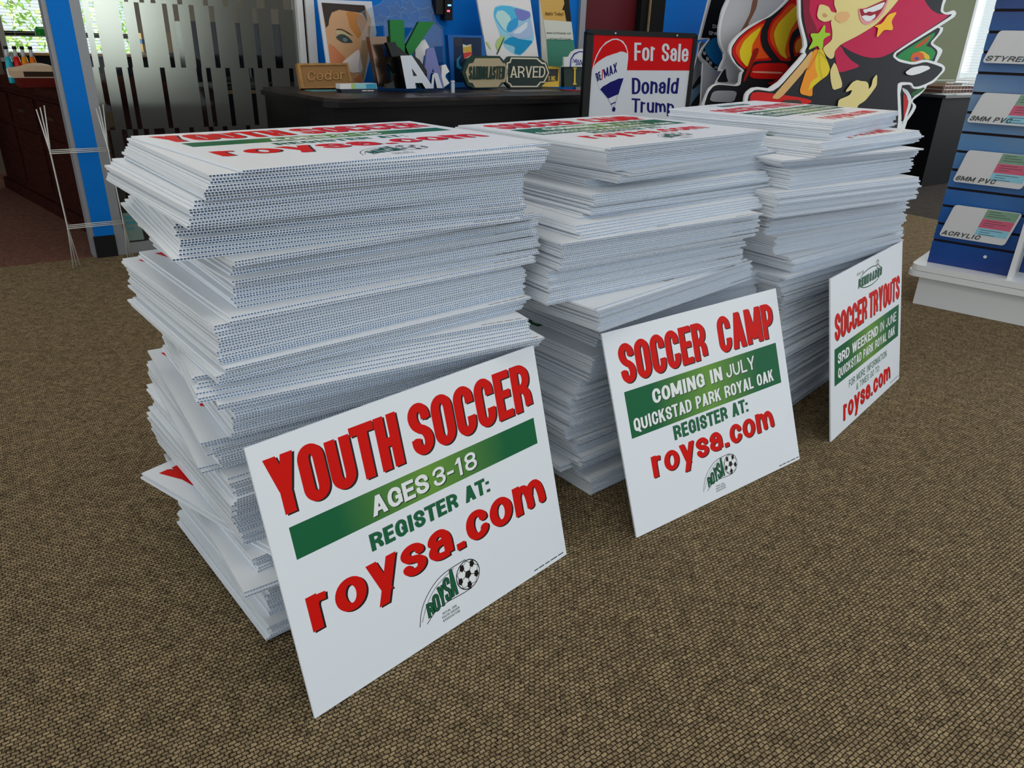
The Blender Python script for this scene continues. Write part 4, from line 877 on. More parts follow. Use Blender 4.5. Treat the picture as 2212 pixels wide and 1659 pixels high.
mba, Da, Ma = plate('acrylic_panel', 'acrylic', '', '', [], M_acryl, 0.006)
for k in ('s1', 's2', 's3', 's4'):
    mba.prism(chaikin(Da[k], 1, 0.1), 0.0008, 0.004, M_acryl, back=False)
m_edge = smat('acrylic_edge', (120, 160, 200), rough=0.2)
for k in ('out', 's1', 's2', 's3', 's4'): line(mba, Da[k] + [Da[k][0]], 0.0011, 0.0045, m_edge)
put = tag(mba.build('acrylic_panel', M=Ma), 'clear acrylic sample with cut stars standing behind the green letter', 'acrylic sample', GS)
def letter(name, key, label, m, mside, thick, holes=(), keys=('out',), group=GS):
    mb, D, M = plate(name, key, '', '', [], mside, thick, outm=m, outkey=keys[0])
    for k in keys[1:]: mb.prism(D[k], -thick, 0, m, mside)
    for k, hm in holes: mb.poly(D[k], 0.0006, hm)
    return tag(mb.build(name, M=M), label, 'letter', group)
m_gl = smat('green_foam_letter', (34, 120, 56), rough=0.6); m_br = smat('bronze_metal', (112, 92, 78), rough=0.16, metal=0.85); m_sil = smat('brushed_silver', (196, 200, 206), rough=0.35, metal=0.4)
m_bk = smat('gloss_black_letter', (14, 13, 13), rough=0.15); m_vi = smat('violet_letter', (116, 122, 178), rough=0.5); m_wp = smat('white_plastic_letter', (232, 232, 230), rough=0.2)
m_nv = smat('navy_behind_letter', (14, 38, 78), rough=0.4)
letter('letter', 'kay', 'tall green foam letter K rising behind the other letters', m_gl, smat('dark_green_foam', (16, 70, 34), rough=0.7), 0.022, keys=('a', 'b', 'c'))
letter('letter', 'whitea', 'white plastic letter top between the green and violet letters', m_wp, m_wp, 0.02)
letter('letter', 'brown', 'shiny brown metal letter left of the black letter', m_br, m_br, 0.04, holes=(('h1', m_nv), ('h2', m_nv)))
letter('letter', 'violet', 'violet flat letter behind the small dark silver letter', m_vi, m_vi, 0.012, holes=(('h', m_nv),))
letter('letter', 'black', 'gloss black curved letter between the brown and silver letters', m_bk, m_bk, 0.03)
letter('letter', 'silver', 'large silver letter A in front of the black letter', m_sil, m_bk, 0.035, holes=(('h', m_bk),))
letter('letter', 'smalla', 'small dark silver serif letter A in front of the violet letter', m_sil, m_bk, 0.012, keys=('l', 'r'))
letter('letter', 'whitex', 'white plastic letter X at the right end of the letters', m_wp, m_wp, 0.03)
mbh, Dh, Mh = plate('card_stand', 'holder', '', '', [], smat('dark_slate_block', (48, 54, 66), rough=0.4), 0.06, outkey='low')
quad_text(mbh, 'Sample Stand', Dh['txt'], 0.0006, m_wp, stem=0.14, bar=0.12) if False else None
for a, b in ((0, .4), (.45, 1)): 
    (x0, y0), (x1, _), _, (_, y3) = Dh['txt']; mbh.add([(x0+(x1-x0)*a, y3+.003, .0006), (x0+(x1-x0)*b, y3+.003, .0006), (x0+(x1-x0)*b, y0-.001, .0006), (x0+(x1-x0)*a, y0-.001, .0006)], [(0, 1, 2, 3)], m_wp)
tag(mbh.build('slate_block', M=Mh), 'dark slate block under the colourful strip in front of the portrait', 'sample block', GS)
mbs, Ds, Ms = plate('print_strip', 'holder', '', '', [], m_wp, 0.05, outkey='top')
(xa, ya), (xb, yb), (xc, yc), (xd, yd) = Ds['top']
for a, b, m in ((.3, .42, smat('lime_print', (170, 206, 120))), (.42, .7, smat('pale_aqua_print', (150, 208, 218))), (.7, .99, smat('aqua_print', (60, 160, 196)))):
    mbs.add([(xd+(xc-xd)*a, yd+.0005, .0006), (xd+(xc-xd)*b, yc+.0005, .0006), (xa+(xb-xa)*b, yb-.0005, .0006), (xa+(xb-xa)*a, ya-.0005, .0006)], [(0, 1, 2, 3)], m)
tag(mbs.build('print_block', M=Ms), 'white block with lime and aqua print lying on the slate block', 'sample block', GS)
m_bf = smat('blue_frame', (16, 92, 168), rough=0.45)
put_plate('picture_frame', 'bluef', 'small blue framed picture with a drinking glass behind the tan plaque', 'picture', [('in', smat('dark_navy_print', (14, 36, 66), rough=0.25)), ('dk', smat('dark_grey_print', (40, 46, 56), rough=0.3)), ('cy', smat('teal_glow_print', (36, 122, 160), rough=0.3)), ('wh', smat('pale_glass_print', (196, 206, 186), rough=0.3)), ('gold', smat('gold_drink_print', (196, 160, 60), rough=0.3)), ('red', smat('red_drink_print', (196, 60, 52), rough=0.3))], m_bf, 0.03, group=GS)
m_dg = smat('dark_green_sign_paint', (20, 50, 40), rough=0.45); m_tan = smat('tan_sandblast', (172, 158, 128), rough=0.8); m_cream = smat('cream_paint', (214, 206, 184), rough=0.5)
mb, D, M = plate('x', 'carved', '', '', [], m_dg, 0.022); mb.prism(D['line'], 0, 0.003, m_cream, back=False); mb.prism(D['in'], 0.003, 0.0036, smat('dark_green_field', (18, 42, 38), rough=0.5), back=False)
quad_text(mb, 'ARVED', D['text'], 0.0036, m_cream, depth=0.003, stem=0.15, bar=0.12, serif=True)
tag(mb.build('carved_sign', M=M), 'dark green carved wooden sign with cream border and lettering', 'wooden sign', GS)
mb, D, M = plate('x', 'sand', '', '', [], m_dg, 0.022); mb.prism(D['in'], 0, 0.0005, m_tan, back=False)
quad_text(mb, 'SANDBLASTED', D['text'], 0.0005, m_dg, depth=0.004, stem=0.13, bar=0.11)
tag(mb.build('sandblasted_sign', M=M), 'tan sandblasted wooden sign with green border overlapping the carved sign', 'wooden sign', GS)
C_ = lambda n, r, g, b: smat(n, (r, g, b), rough=0.6, spec=0.06)
A_ = ART['flower']['polys']; A_[0] = ('out', A_[0][1][:2] + [(A_[0][1][2][0]+30, 0), (A_[0][1][3][0]-30+60, 0)])
put_plate('flower_print', 'flower', 'large white print of a blue and violet flower leaning on the blue wall', 'photo print', [('print', C_('white_paper_print', 226, 224, 224)), ('cy0', C_('pale_aqua_petal_print', 150, 204, 226)), ('cy1', C_('sky_cyan_print', 86, 184, 224)), ('cyw', C_('pale_mint_print', 186, 224, 222)), ('b2', C_('azure_print', 60, 158, 216)), ('pu', C_('violet_print', 122, 130, 200)), ('lav', C_('lavender_print', 168, 192, 226)), ('wh2', C_('white_petal_print', 214, 226, 236)), ('b3', C_('deep_cyan_print', 36, 146, 196)), ('gr', C_('lime_green_print', 176, 204, 130)), ('gr2', C_('pale_lime_print', 206, 220, 150)), ('stem', C_('dark_stem_print', 70, 96, 60))], smat('white_foam_board', (220, 222, 226), rough=0.4), 0.012, group=GS, it=1, step=0.0003)
A_ = ART['poster']['polys']; A_[1] = ('out', A_[1][1][:2] + [(277, 0), (90, 0)])
def ptxt(mb, D, z):
    quad_text(mb, 'Apply Today!', D['l1'], z, C_('brown_ink', 70, 50, 30), stem=0.13, bar=0.1, serif=True); quad_text(mb, 'www.myCDIcareer.com', D['l2'], z, C_('dark_ink', 50, 56, 56), stem=0.14, bar=0.11); quad_text(mb, '1-877-My-CDI-Career', D['l3'], z, C_('dark_ink', 50, 56, 56), stem=0.13, bar=0.1)
put_plate('career_poster', 'poster', 'narrow gold and green poster with small text right of the flower print', 'poster', [('gold', C_('gold_print', 206, 166, 92)), ('dark', C_('dark_figure_print', 46, 40, 34)), ('white', C_('pale_print', 206, 210, 200)), ('teal', C_('sea_green_print', 70, 132, 112)), ('l1', ptxt)], C_('poster_board', 190, 190, 180), 0.008, group=GS)
m_gold = smat('gold_leaf', (196, 160, 60), rough=0.35, metal=0.4)
put_plate('gold_plaque', 'inc', 'small dark plaque with gold border and INC lettering right of the carved sign', 'plaque', [('in', smat('dark_brown_panel', (34, 30, 24), rough=0.4)), ('line', m_gold), ('text', lambda mb, D, z: quad_text(mb, 'S INC.', D['text'], z, m_gold, stem=0.15, bar=0.12))], m_gold, 0.012, group=GS)
put_plate('job_sign', 'job', 'white round-topped sign with blue ring and blue lettering above the green plaque', 'sign', [('ring', C_('blue_ring_print', 70, 76, 150)), ('ring2', C_('white_disc_print', 222, 226, 230)), ('t1', lambda mb, D, z: quad_text(mb, 'Take a', D['t1'], z, C_('blue_ring_print', 70, 76, 150), stem=0.2, bar=0.16)), ('t2', lambda mb, D, z: quad_text(mb, 'JobAp', D['t2'], z, C_('blue_ring_print', 70, 76, 150), stem=0.2, bar=0.16))], C_('white_sign_face', 220, 222, 222), 0.012, group=GS)
A_ = ART['job']; _s = ART['eye']
put_plate('initial_plaque', 'eye', 'dark green plaque with a gold letter I below the round-topped sign', 'plaque', [('I', lambda mb, D, z: [mb.prism(q, 0, 0.004, m_gold, back=False) for q in ([(0.043, 0.012), (0.070, 0.012), (0.070, 0.020), (0.043, 0.020)], [(0.050, 0.020), (0.063, 0.020), (0.063, 0.098), (0.050, 0.098)], [(0.043, 0.098), (0.071, 0.098), (0.071, 0.106), (0.043, 0.106)])])], m_dg, 0.03, group=GS)
# small stand-off pin and flat sheets
pin = thing('standoff_pin', 'small brushed metal stand-off pin near the front edge of the black desk', 'stand-off', RM @ Matrix.Translation((1.448, -0.60, 0.75)), GS)
mb = MB(); mb.lathe([(0.0095, 0), (0.0095, 0.043)], m_sil, 16); part(mb, 'barrel', pin); mb = MB(); mb.lathe([(0.006, 0.043), (0.006, 0.047), (0.0105, 0.047), (0.0105, 0.054), (0.008, 0.056)], m_sil, 16); part(mb, 'cap', pin)
for k, (a, b, c, d, col, lab) in enumerate(((0.80, 1.05, 0.33, 0.42, (90, 150, 150), 'flat teal edged sheet under the cedar plaque'), (1.20, 1.62, 0.66, 0.75, (70, 72, 78), 'flat grey sheet before the silver letter on the desk'), (1.80, 2.12, 0.50, 0.60, (120, 120, 122), 'flat pale sheet before the carved sign on the desk'), (2.20, 2.27, 0.50, 0.60, (170, 40, 44), 'small red card at the right end of the desk'))):
    mb = MB(); mb.box((a, -d, 0.7502), (b, -c, 0.7525), C_('sheet_%d' % k, *col)); tag(mb.build('sheet', M=RM), lab, 'sheet', GS)
# wall device
dv = thing('wall_device', 'black wall device with blue and red lights on the blue wall', 'device', RM @ Matrix.Translation((1.7, -0.06, 0)))
D = {k: [(x/1000, y/1000 + 0.75) for x, y in p] for k, p in ART['device']['polys']}
def vp(pts): return [(x, y) for x, y in pts]
MX = Matrix(((1, 0, 0, 0), (0, 0, -1, 0), (0, 1, 0, 0), (0, 0, 0, 1)))
def vpart(pts, z0, z1, m, name, par):
    mb = MB(); mb.prism(pts, z0, z1, m); o = bpy.data.objects.new(name, None); bpy.data.objects.remove(o)
    mb.v = [tuple(MX @ Vector(p)) for p in mb.v]; return part(mb, name, par)
xs = [p[0] for p in D['out']]; ys = [p[1] for p in D['out']]
vpart([(min(xs), min(ys)+0.028), (max(xs), min(ys)+0.028), (max(xs), max(ys)+0.12), (min(xs), max(ys)+0.12)], -0.06, -0.012, M_blk, 'housing', dv)
vpart([(0.022, min(ys)), (0.069, min(ys)), (0.071, max(ys)+0.12), (0.021, max(ys)+0.12)], -0.05, 0.0, smat('gloss_black', (16, 16, 18), rough=0.2), 'panel', dv)
for k, em in (('led1', (0.1, 0.25, 1.0)), ('led2', (1.0, 0.05, 0.08))): vpart(D[k], 0.0, 0.002, mat(k+'_light', em, emit=(em, 4.0)), 'light', dv)
# ------------------------------------------------------------------ real estate sign in its frame
A = ART['realtor']; c = TH + A['yaw']; U = Vector((math.cos(c), math.sin(c), 0)); MRS = frame(RW(A['t'], A['d'], 0), U, Vector((0, 0, 1)))
rs = thing('for_sale_sign', 'red white and blue FOR SALE sign in a black metal frame beside the black desk', 'real estate sign', MRS)
D = {k: [(x/1000, y/1000) for x, y in p] for k, p in A['polys']}
m_fr = smat('black_frame_paint', (18, 17, 17), rough=0.4)
L_, R2, T_, B_ = -0.548, 0.060, 1.046, 0.42; f = 0.037
mb = MB()
mb.prism([(L_+.012, T_), (R2-.012, T_), (R2, T_-.012), (R2, B_), (L_, B_), (L_, T_-.012)], -0.024, -0.018, m_fr)
for q in ([(L_, B_), (L_+f, B_), (L_+f, T_-f*.5), (L_, T_-.012)], [(R2-f*.6, B_), (R2, B_), (R2, T_-.012), (R2-f*.6, T_-f*.5)], [(L_+.012, T_), (L_, T_-.012), (L_, T_-f*.6), (R2, T_-f*.6), (R2, T_-.012), (R2-.012, T_)], [(L_, B_), (R2, B_), (R2, B_+f), (L_, B_+f)]): mb.prism(q, -0.02, 0.004, m_fr)
for x in (-0.40, -0.06): mb.lathe([(0.004, 0), (0.004, 0.003)], m_sil, 10, Matrix.Translation((x, T_-0.012, 0.004)))
part(mb, 'frame', rs)
for x in (L_+0.03, R2-0.03):
    mb = MB(); mb.tube([(x, 0.0, -0.008), (x, B_, -0.008)], 0.011, m_fr, 8); part(mb, 'leg', rs)
mb = MB(); wl = C_('white_panel_print', 212, 218, 226); rd = C_('real_estate_red', 204, 22, 26); nb = C_('real_estate_navy', 28, 28, 104)
mb.prism([(L_+f, B_+f), (R2-f*.6, B_+f), (R2-f*.6, T_-f*.6), (L_+f, T_-f*.6)], -0.018, 0, wl)
yr = D['redbot'][0][1]; yr2 = D['redbot'][1][1]
mb.poly([(L_+f, yr), (R2-f*.6, yr2), (R2-f*.6, T_-f*.6), (L_+f, T_-f*.6)], 0.0004, rd)
mb.poly(D['balloon'], 0.0008, wl); mb.poly(D['ball_in'], 0.0012, rd); mb.poly(D['navy'], 0.0012, nb); mb.poly(D['bask'], 0.0012, nb); mb.poly(D['man'], 0.0012, nb)
line(mb, D['s1'], 0.0012, 0.0012, nb); line(mb, D['s2'], 0.0012, 0.0012, nb); line(mb, [D['s1'][1], D['s2'][1]], 0.0012, 0.0012, nb)
quad_text(mb, 'For Sale', D['FS'], 0.0012, wl, stem=0.185, bar=0.12, sp=0.14); quad_text(mb, 'Donald', D['DT'], 0.0012, nb, stem=0.19, bar=0.125, sp=0.14); 
t = D['TR']; quad_text(mb, 'Trump', [t[0], t[1], t[2], t[3]], 0.0012, nb, stem=0.19, bar=0.125, sp=0.14)
r = D['RM']; w = [Vector(p) for p in r]
def sub(a, b): return [w[0]*(1-a)+w[1]*a, w[0]*(1-b)+w[1]*b, w[3]*(1-b)+w[2]*b, w[3]*(1-a)+w[2]*a]
quad_text(mb, 'RE', sub(0, .22), 0.0012, nb, stem=0.2, bar=0.14); quad_text(mb, '/', sub(.22, .36), 0.0014, rd, stem=0.12, bar=0.1); quad_text(mb, 'MAX', sub(.36, 1), 0.0012, nb, stem=0.17, bar=0.13)
part(mb, 'panel', rs)
# ------------------------------------------------------------------ printed cutouts leaning on the back wall
wh = C_('cutout_white_edge', 224, 226, 226); bk = C_('cutout_black', 34, 34, 38); pk = C_('magenta_print', 190, 20, 72); pk2 = C_('dark_magenta_print', 130, 16, 46); fs = C_('pale_skin_print', 222, 206, 138); fs2 = C_('tan_skin_print', 216, 174, 112); org = C_('orange_print', 240, 150, 36); yel = C_('yellow_print', 226, 200, 40); fr = C_('flame_orange_print', 226, 84, 26); rdp = C_('cutout_red', 204, 26, 22)
ed = C_('cutout_edge', 232, 232, 230)
def shrink(k, s, m):
    def g(mb, D, z):
        p = D[k]; cx = sum(q[0] for q in p)/len(p); cy = sum(q[1] for q in p)/len(p); mb.poly(chaikin([(cx+(x-cx)*s, cy+(y-cy)*s) for x, y in p], 2, .22), z, m)
    return g
def dots(mb, D, z):
    for a, b in (((.018, 1.09), (.005, .97)),): pass
    o = D['top2']
    for pts in ([o[0], (o[0][0]+.03, o[0][1]-.11), (o[4][0]+.035, o[4][1]-.0)], [(o[0][0]+.02, o[0][1]-.02), (o[2][0]-.03, o[2][1]+.04)], [(o[0][0]-.01, o[0][1]-.02), (o[0][0]-.08, o[0][1]-.11), (o[0][0]-.14, o[0][1]-.13)]):
        P = [Vector(p) for p in pts]
        for a, b in zip(P, P[1:]):
            n = max(int((b-a).length/0.012), 1)
            for i in range(n):
                c = a.lerp(b, i/n); mb.poly(circ(c.x, c.y, 0.0032, n=8), z, bk)
put_plate('figure_cutout', 'girl', 'large white-edged cutout of a cartoon figure with magenta hair and star earrings', 'printed cutout',
 [('black', bk), ('redb', rdp), ('hair', pk), ('dark', pk2), ('hair2', pk), ('neck2', fs), ('arm', fs2), ('top1', org), ('top2', yel), ('face', fs), ('eyel', bk), ('eyer', bk), ('ear', fs), ('earin', C_('ear_shade_print', 198, 152, 96)), ('blush', C_('blush_print', 224, 176, 120)), ('mouthp', C_('lip_pink_print', 226, 150, 150)), ('mouth', C_('mouth_red_print', 150, 26, 46)), ('teeth', wh), ('teeth2', wh), ('star1', C_('lime_star_print', 160, 204, 48)), ('star2', C_('amber_star_print', 242, 186, 44)), ('cuff', C_('cuff_print', 70, 56, 44)), ('hand', fs), ('glint', wh), ('top2', dots)], ed, 0.012, group=GC, it=1, outm=wh, step=0.0004)
put_plate('flame_cutout', 'flame', 'white-edged cutout with orange and yellow flame shapes over red tubes', 'printed cutout',
 [('black', bk), ('fl1', rdp), ('fl2', rdp), ('fl3', rdp), ('fl1', shrink('fl1', .86, fr)), ('fl2', shrink('fl2', .88, fr)), ('fl3', shrink('fl3', .7, org)), ('y1', yel), ('y2', yel), ('tube', rdp), ('tubeh', C_('tube_glint_print', 226, 160, 140)), ('strap', C_('strap_red_print', 160, 22, 28)), ('rod', C_('rod_red_print', 150, 30, 24)), ('chrome', C_('chrome_print', 150, 152, 158))], ed, 0.012, group=GC, it=1, outm=wh, step=0.0004)
put_plate('pale_cutout', 'grey', 'pale grey cutout with a brown streak behind the flame cutout', 'printed cutout', [('fill', C_('pale_grey_print', 190, 192, 196)), ('brown', C_('brown_streak_print', 132, 92, 76)), ('dk', bk)], ed, 0.012, group=GC, it=1, outm=wh, foot=(0.0, 0.5, 0.75), step=0.0004)
put_plate('card_cutout', 'card', 'black and blue cutout with white small letters left of the pale cutout', 'printed cutout', [('black', C_('deep_black_print', 16, 16, 18)), ('blue', C_('ocean_blue_print', 24, 106, 158)), ('w1', C_('scallop_print', 150, 152, 154)), ('w2', C_('scallop_print', 150, 152, 154)), ('w3', C_('scallop_print', 150, 152, 154)), ('w4', C_('scallop_print', 150, 152, 154)), ('t1', lambda mb, D, z: quad_text(mb, 'DIA', D['t1'], z, wh, stem=0.17, bar=0.13)), ('t2', lambda mb, D, z: quad_text(mb, 'Shar', D['t2'], z, wh, stem=0.17, bar=0.13))], ed, 0.012, group=GC, it=1, outm=C_('grey_cut_edge', 176, 178, 180), foot=(0.06, 0.32, 0.9), step=0.0004)
put_plate('skull_cutout', 'grayscale', 'grey and steel blue cutout partly hidden behind the black and blue one', 'printed cutout', [('bl', C_('steel_blue_print', 108, 140, 160)), ('sk', C_('slate_print', 150, 152, 166)), ('bk', bk), ('st', bk), ('st2', C_('silver_line_print', 176, 176, 172))], ed, 0.012, group=GC, it=1, outm=C_('mid_grey_print', 130, 132, 134), foot=(0.15, 0.4, 0.75), step=0.0004)
put_plate('parrot_cutout', 'green', 'green and rainbow cutout peeking out behind the magenta haired figure', 'printed cutout', [('black', bk), ('grn', C_('leaf_print', 36, 140, 70)), ('or', C_('burnt_orange_print', 190, 84, 32)), ('yel', C_('sun_print', 226, 186, 50)), ('red', C_('vermilion_print', 216, 96, 40)), ('blu', C_('indigo_print', 86, 76, 150)), ('g2', C_('dark_leaf_print', 40, 96, 50)), ('wh', wh), ('redd', C_('stripe_red_print', 190, 40, 40))], ed, 0.012, group=GC, it=1, outm=wh, step=0.0004)
# ------------------------------------------------------------------ slat wall display
yw = -0.6895; MS = Matrix.Translation((1.736, 3.124, 0)) @ Matrix.Rotation(yw, 4, 'Z')
sd = thing('slatwall_display', 'white based display stand with blue slatted panel holding sample cards', 'display stand', MS)
m_lam = smat('white_laminate', (226, 228, 228), rough=0.25)
mb = MB(); mb.box((-0.005, 0.0, 0.0), (0.78, 0.62, 0.122), m_lam); part(mb, 'plinth', sd)
def slab(z0, z1, e, name):
    mb = MB(); r = 0.035; x0, y0 = -e, -0.02-e*0.3; P = [(x0+r-r*math.cos(a), y0+r-r*math.sin(a)) for a in [i*math.pi/2/6 for i in range(7)]]
    P = [(x0, 0.66)] + P + [(0.80, y0), (0.80, 0.66)]
    mb.prism(P, z0, z1, m_lam); part(mb, name, sd)
slab(0.125, 0.149, 0.050, 'lower_shelf'); slab(0.151, 0.175, 0.043, 'upper_shelf')
def slatmat():
    m = bpy.data.materials.new('blue_slat_print'); m.use_nodes = True; nt = m.node_tree; b = nt.nodes['Principled BSDF']; L = nt.links.new
    tc = nt.nodes.new('ShaderNodeTexCoord'); sp = nt.nodes.new('ShaderNodeSeparateXYZ'); L(tc.outputs['Object'], sp.inputs[0])
    n = nt.nodes.new('ShaderNodeTexNoise'); n.inputs['Scale'].default_value = 3; n.inputs['Detail'].default_value = 2; L(tc.outputs['Object'], n.inputs['Vector'])
    a = nt.nodes.new('ShaderNodeMath'); a.operation = 'MULTIPLY_ADD'; a.inputs[1].default_value = 0.35; L(n.outputs['Fac'], a.inputs[0]); L(sp.outputs['Z'], a.inputs[2])
    mr = nt.nodes.new('ShaderNodeMapRange'); mr.inputs['From Min'].default_value = 0.32; mr.inputs['From Max'].default_value = 1.42; L(a.outputs[0], mr.inputs['Value'])
    cr = nt.nodes.new('ShaderNodeValToRGB'); e = cr.color_ramp.elements; e[0].position = 0.0; e[0].color = (*s2l(6, 44, 118), 1); e[1].position = 1.0; e[1].color = (*s2l(6, 46, 112), 1)
    for p, c in ((0.2, (6, 88, 168)), (0.42, (78, 130, 182)), (0.62, (112, 144, 178)), (0.78, (26, 92, 160))):
        q = e.new(p); q.color = (*s2l(*c), 1)
    L(mr.outputs['Result'], cr.inputs['Fac']); L(cr.outputs['Color'], b.inputs['Base Color']); b.inputs['Roughness'].default_value = 0.35; return m
m_sl = slatmat(); m_gr = smat('slat_groove', (40, 26, 28), rough=0.6)
mb = MB(); z = 0.175; lines = [0.272, 0.342, 0.416, 0.488, 0.561, 0.633, 0.706, 0.781, 0.853, 0.926, 0.999, 1.069, 1.143, 1.215, 1.288, 1.36, 1.43]
for y0, y1 in ((0.05, 0.068),):
    for l in lines: mb.box((0.0, y0, z), (0.305, y1, l-0.005), m_sl); z = l + 0.005
    mb.box((0.0, 0.062, 0.175), (0.305, 0.072, 1.43), m_gr); mb.lathe([(0.0065, 0), (0.0065, 0.002)], m_lam, 12, Matrix.Translation((0.205, 0.05, 0.2365)) @ Matrix.Rotation(math.pi/2, 4, 'X'))
part(mb, 'slat_panel', sd)
mb = MB(); mb.box((0.306, -0.005, 0.175), (0.324, 0.06, 1.45), m_lam); part(mb, 'divider', sd)
mb = MB(); z = 0.175
for l in lines: mb.box((0.324, 0.16, z), (0.72, 0.178, l-0.005), m_sl); z = l + 0.005
mb.box((0.324, 0.172, 0.175), (0.72, 0.182, 1.43), m_gr); part(mb, 'slat_panel', sd)
mb = MB(); mb.box((0.0, 0.072, 0.175), (0.018, 0.60, 1.45), m_lam); mb.box((0.0, 0.58, 0.175), (0.72, 0.60, 1.45), m_lam); part(mb, 'rear_panel', sd)
m_cg = smat('card_green', (124, 160, 136), rough=0.35); m_cr = smat('card_rose', (206, 96, 124), rough=0.35); m_cb = smat('card_sky', (140, 200, 220), rough=0.35); m_ct = smat('card_text_grey', (78, 80, 82), rough=0.4); m_sil2 = smat('card_silver', (212, 213, 214), rough=0.18)
def card(txt, label, x0, x1, zb, zt, skew):
    o = thing('sample_card', label, 'sample card', MS @ Matrix.Translation((x0, 0.018, zb)) @ Matrix.Rotation(math.radians(-0.0), 4, 'X'), 'sample cards on the slat display')
    h = zt - zb; w = x1 - x0; M = Matrix(((1, 0, 0, 0), (0, 0, -1, 0), (0, 1, 0, 0), (0, 0, 0, 1)))
    def addm(mb): mb.v = [tuple(M @ Vector(p)) for p in mb.v]
    sk = lambda x, y: (x + skew*y, y)
    r = 0.012; P = []
    for cx, cy, a0 in ((r, r, math.pi), (w-r, r, 1.5*math.pi), (w-r, h-r, 0), (r, h-r, .5*math.pi)):
        P += [sk(cx+r*math.cos(a0+i*math.pi/8), cy+r*math.sin(a0+i*math.pi/8)) for i in range(5)]
    mb = MB(); mb.prism(P, -0.004, 0, m_sil2); sheet(mb, [[[sk(*p) for p in q] for q in g] for g in text_quads(txt, 0.006, 0.006+(0.165 if txt[0] == 'S' else 0.14), 0.007, 0.0185, stem=0.26, bar=0.2, shear=0.15)], 0.0006, m_ct); addm(mb); part(mb, 'face', o)
    x = w*0.50; hh = 0.036
    for i, (m, lab) in enumerate(((m_cg, 'green note'), (m_cr, 'rose note'), (m_cb, 'sky blue note'))):
        y1 = h - 0.002 - i*(hh+0.001); y0 = y1 - hh*(1 if i < 2 else .8)
        mb = MB(); mb.poly([sk(x, y0), sk(w-0.008, y0), sk(w-0.008, y1), sk(x, y1)], 0.0005, m)
        for j in range(3): mb.poly([sk(x+.012, y1-.008-j*.009), sk(x+.05+.02*((i+j) % 3), y1-.008-j*.009), sk(x+.05+.02*((i+j) % 3), y1-.006-j*.009), sk(x+.012, y1-.006-j*.009)], 0.0008, m_ct)
        addm(mb); part(mb, 'note', o, label=lab)
    mb = MB(); mb.box((w*0.3, -0.03, -0.004), (w*0.7, 0.006, 0.0), m_sil2) if False else None
    mb = MB(); mb.box((w*0.3, 0.002, h*0.35), (w*0.7, 0.033, h*0.42), m_sil2); part(mb, 'bracket', o)
card('STYRENE', 'silver sample card reading STYRENE, highest on the slat display', 0.012, 0.262, 0.962, 1.074, 0.27)
card('3MM PVC', 'silver sample card reading 3MM PVC, second from the top', 0.012, 0.262, 0.747, 0.858, 0.30)
card('6MM PVC', 'silver sample card reading 6MM PVC, third from the top', 0.019, 0.262, 0.519, 0.645, 0.22)
card('ACRYLIC', 'clear silver sample card reading ACRYLIC, lowest on the slat display', 0.022, 0.262, 0.298, 0.430, 0.22)
# ------------------------------------------------------------------ dark table under the right window with a wire basket
tb = thing('dark_table', 'dark cabinet table below the olive wall right of the cutouts', 'table', RM)
mb = MB(); mb.box((5.74, -0.80, 0.0), (8.2, -0.03, 0.68), smat('near_black_laminate', (16, 15, 14), rough=0.6, spec=0.1)); part(mb, 'body', tb)
mb = MB(); mb.box((5.72, -0.83, 0.68), (8.25, -0.02, 0.70), smat('dark_table_top', (60, 56, 52), rough=0.4)); part(mb, 'table_top', tb)
bs = thing('wire_basket', 'flat wire basket with brown samples on the dark table by the window', 'basket', RM @ Matrix.Translation((5.97, -0.68, 0.70)))
mb = MB()
for k in range(15): x = k*0.052; mb.tube([(x, 0, 0), (x, 0, 0.085)], 0.0015, m_wire, 5); mb.tube([(x, 0.3, 0), (x, 0.3, 0.085)], 0.0015, m_wire, 5)
for z in (0.002, 0.03, 0.058, 0.085): mb.tube([(0, 0, z), (0.728, 0, z), (0.728, 0.3, z), (0, 0.3, z), (0, 0, z)], 0.002, m_wire, 5)
part(mb, 'wires', bs)
for k, (x0, x1, y0, z0, z1, col) in enumerate(((0.03, 0.34, 0.03, 0.004, 0.05, (122, 84, 66)), (0.36, 0.69, 0.04, 0.004, 0.045, (104, 62, 56)), (0.08, 0.5, 0.17, 0.004, 0.062, (140, 100, 70)))):
    mb = MB(); M_ = RM @ Matrix.Translation((5.97, -0.68, 0.70)); mb.box((x0, y0, z0), (x1, y0+0.11, z1), wood('sample_wood_%d' % k, s2l(*[c*0.8 for c in col]), s2l(*col), 12, 0.7)); tag(mb.build('wood_sample', M=M_), ('left brown wood sample in the wire basket', 'reddish wood sample at the right of the wire basket', 'rear tan wood sample in the wire basket')[k], 'wood sample', 'wood samples in the basket')
for k, (x0, x1, y0, y1) in enumerate(((5.75, 5.93, -0.80, -0.70), (5.90, 6.25, -0.82, -0.70))):
    mb = MB(); mb.box((x0, y0, 0.7003), (x1, y1, 0.703+0.002*k), C_('white_paper_sheet', 226, 226, 224)); tag(mb.build('paper', M=RM), ('white papers on the dark table left of the wire basket', 'white papers on the dark table in front of the wire basket')[k], 'paper')
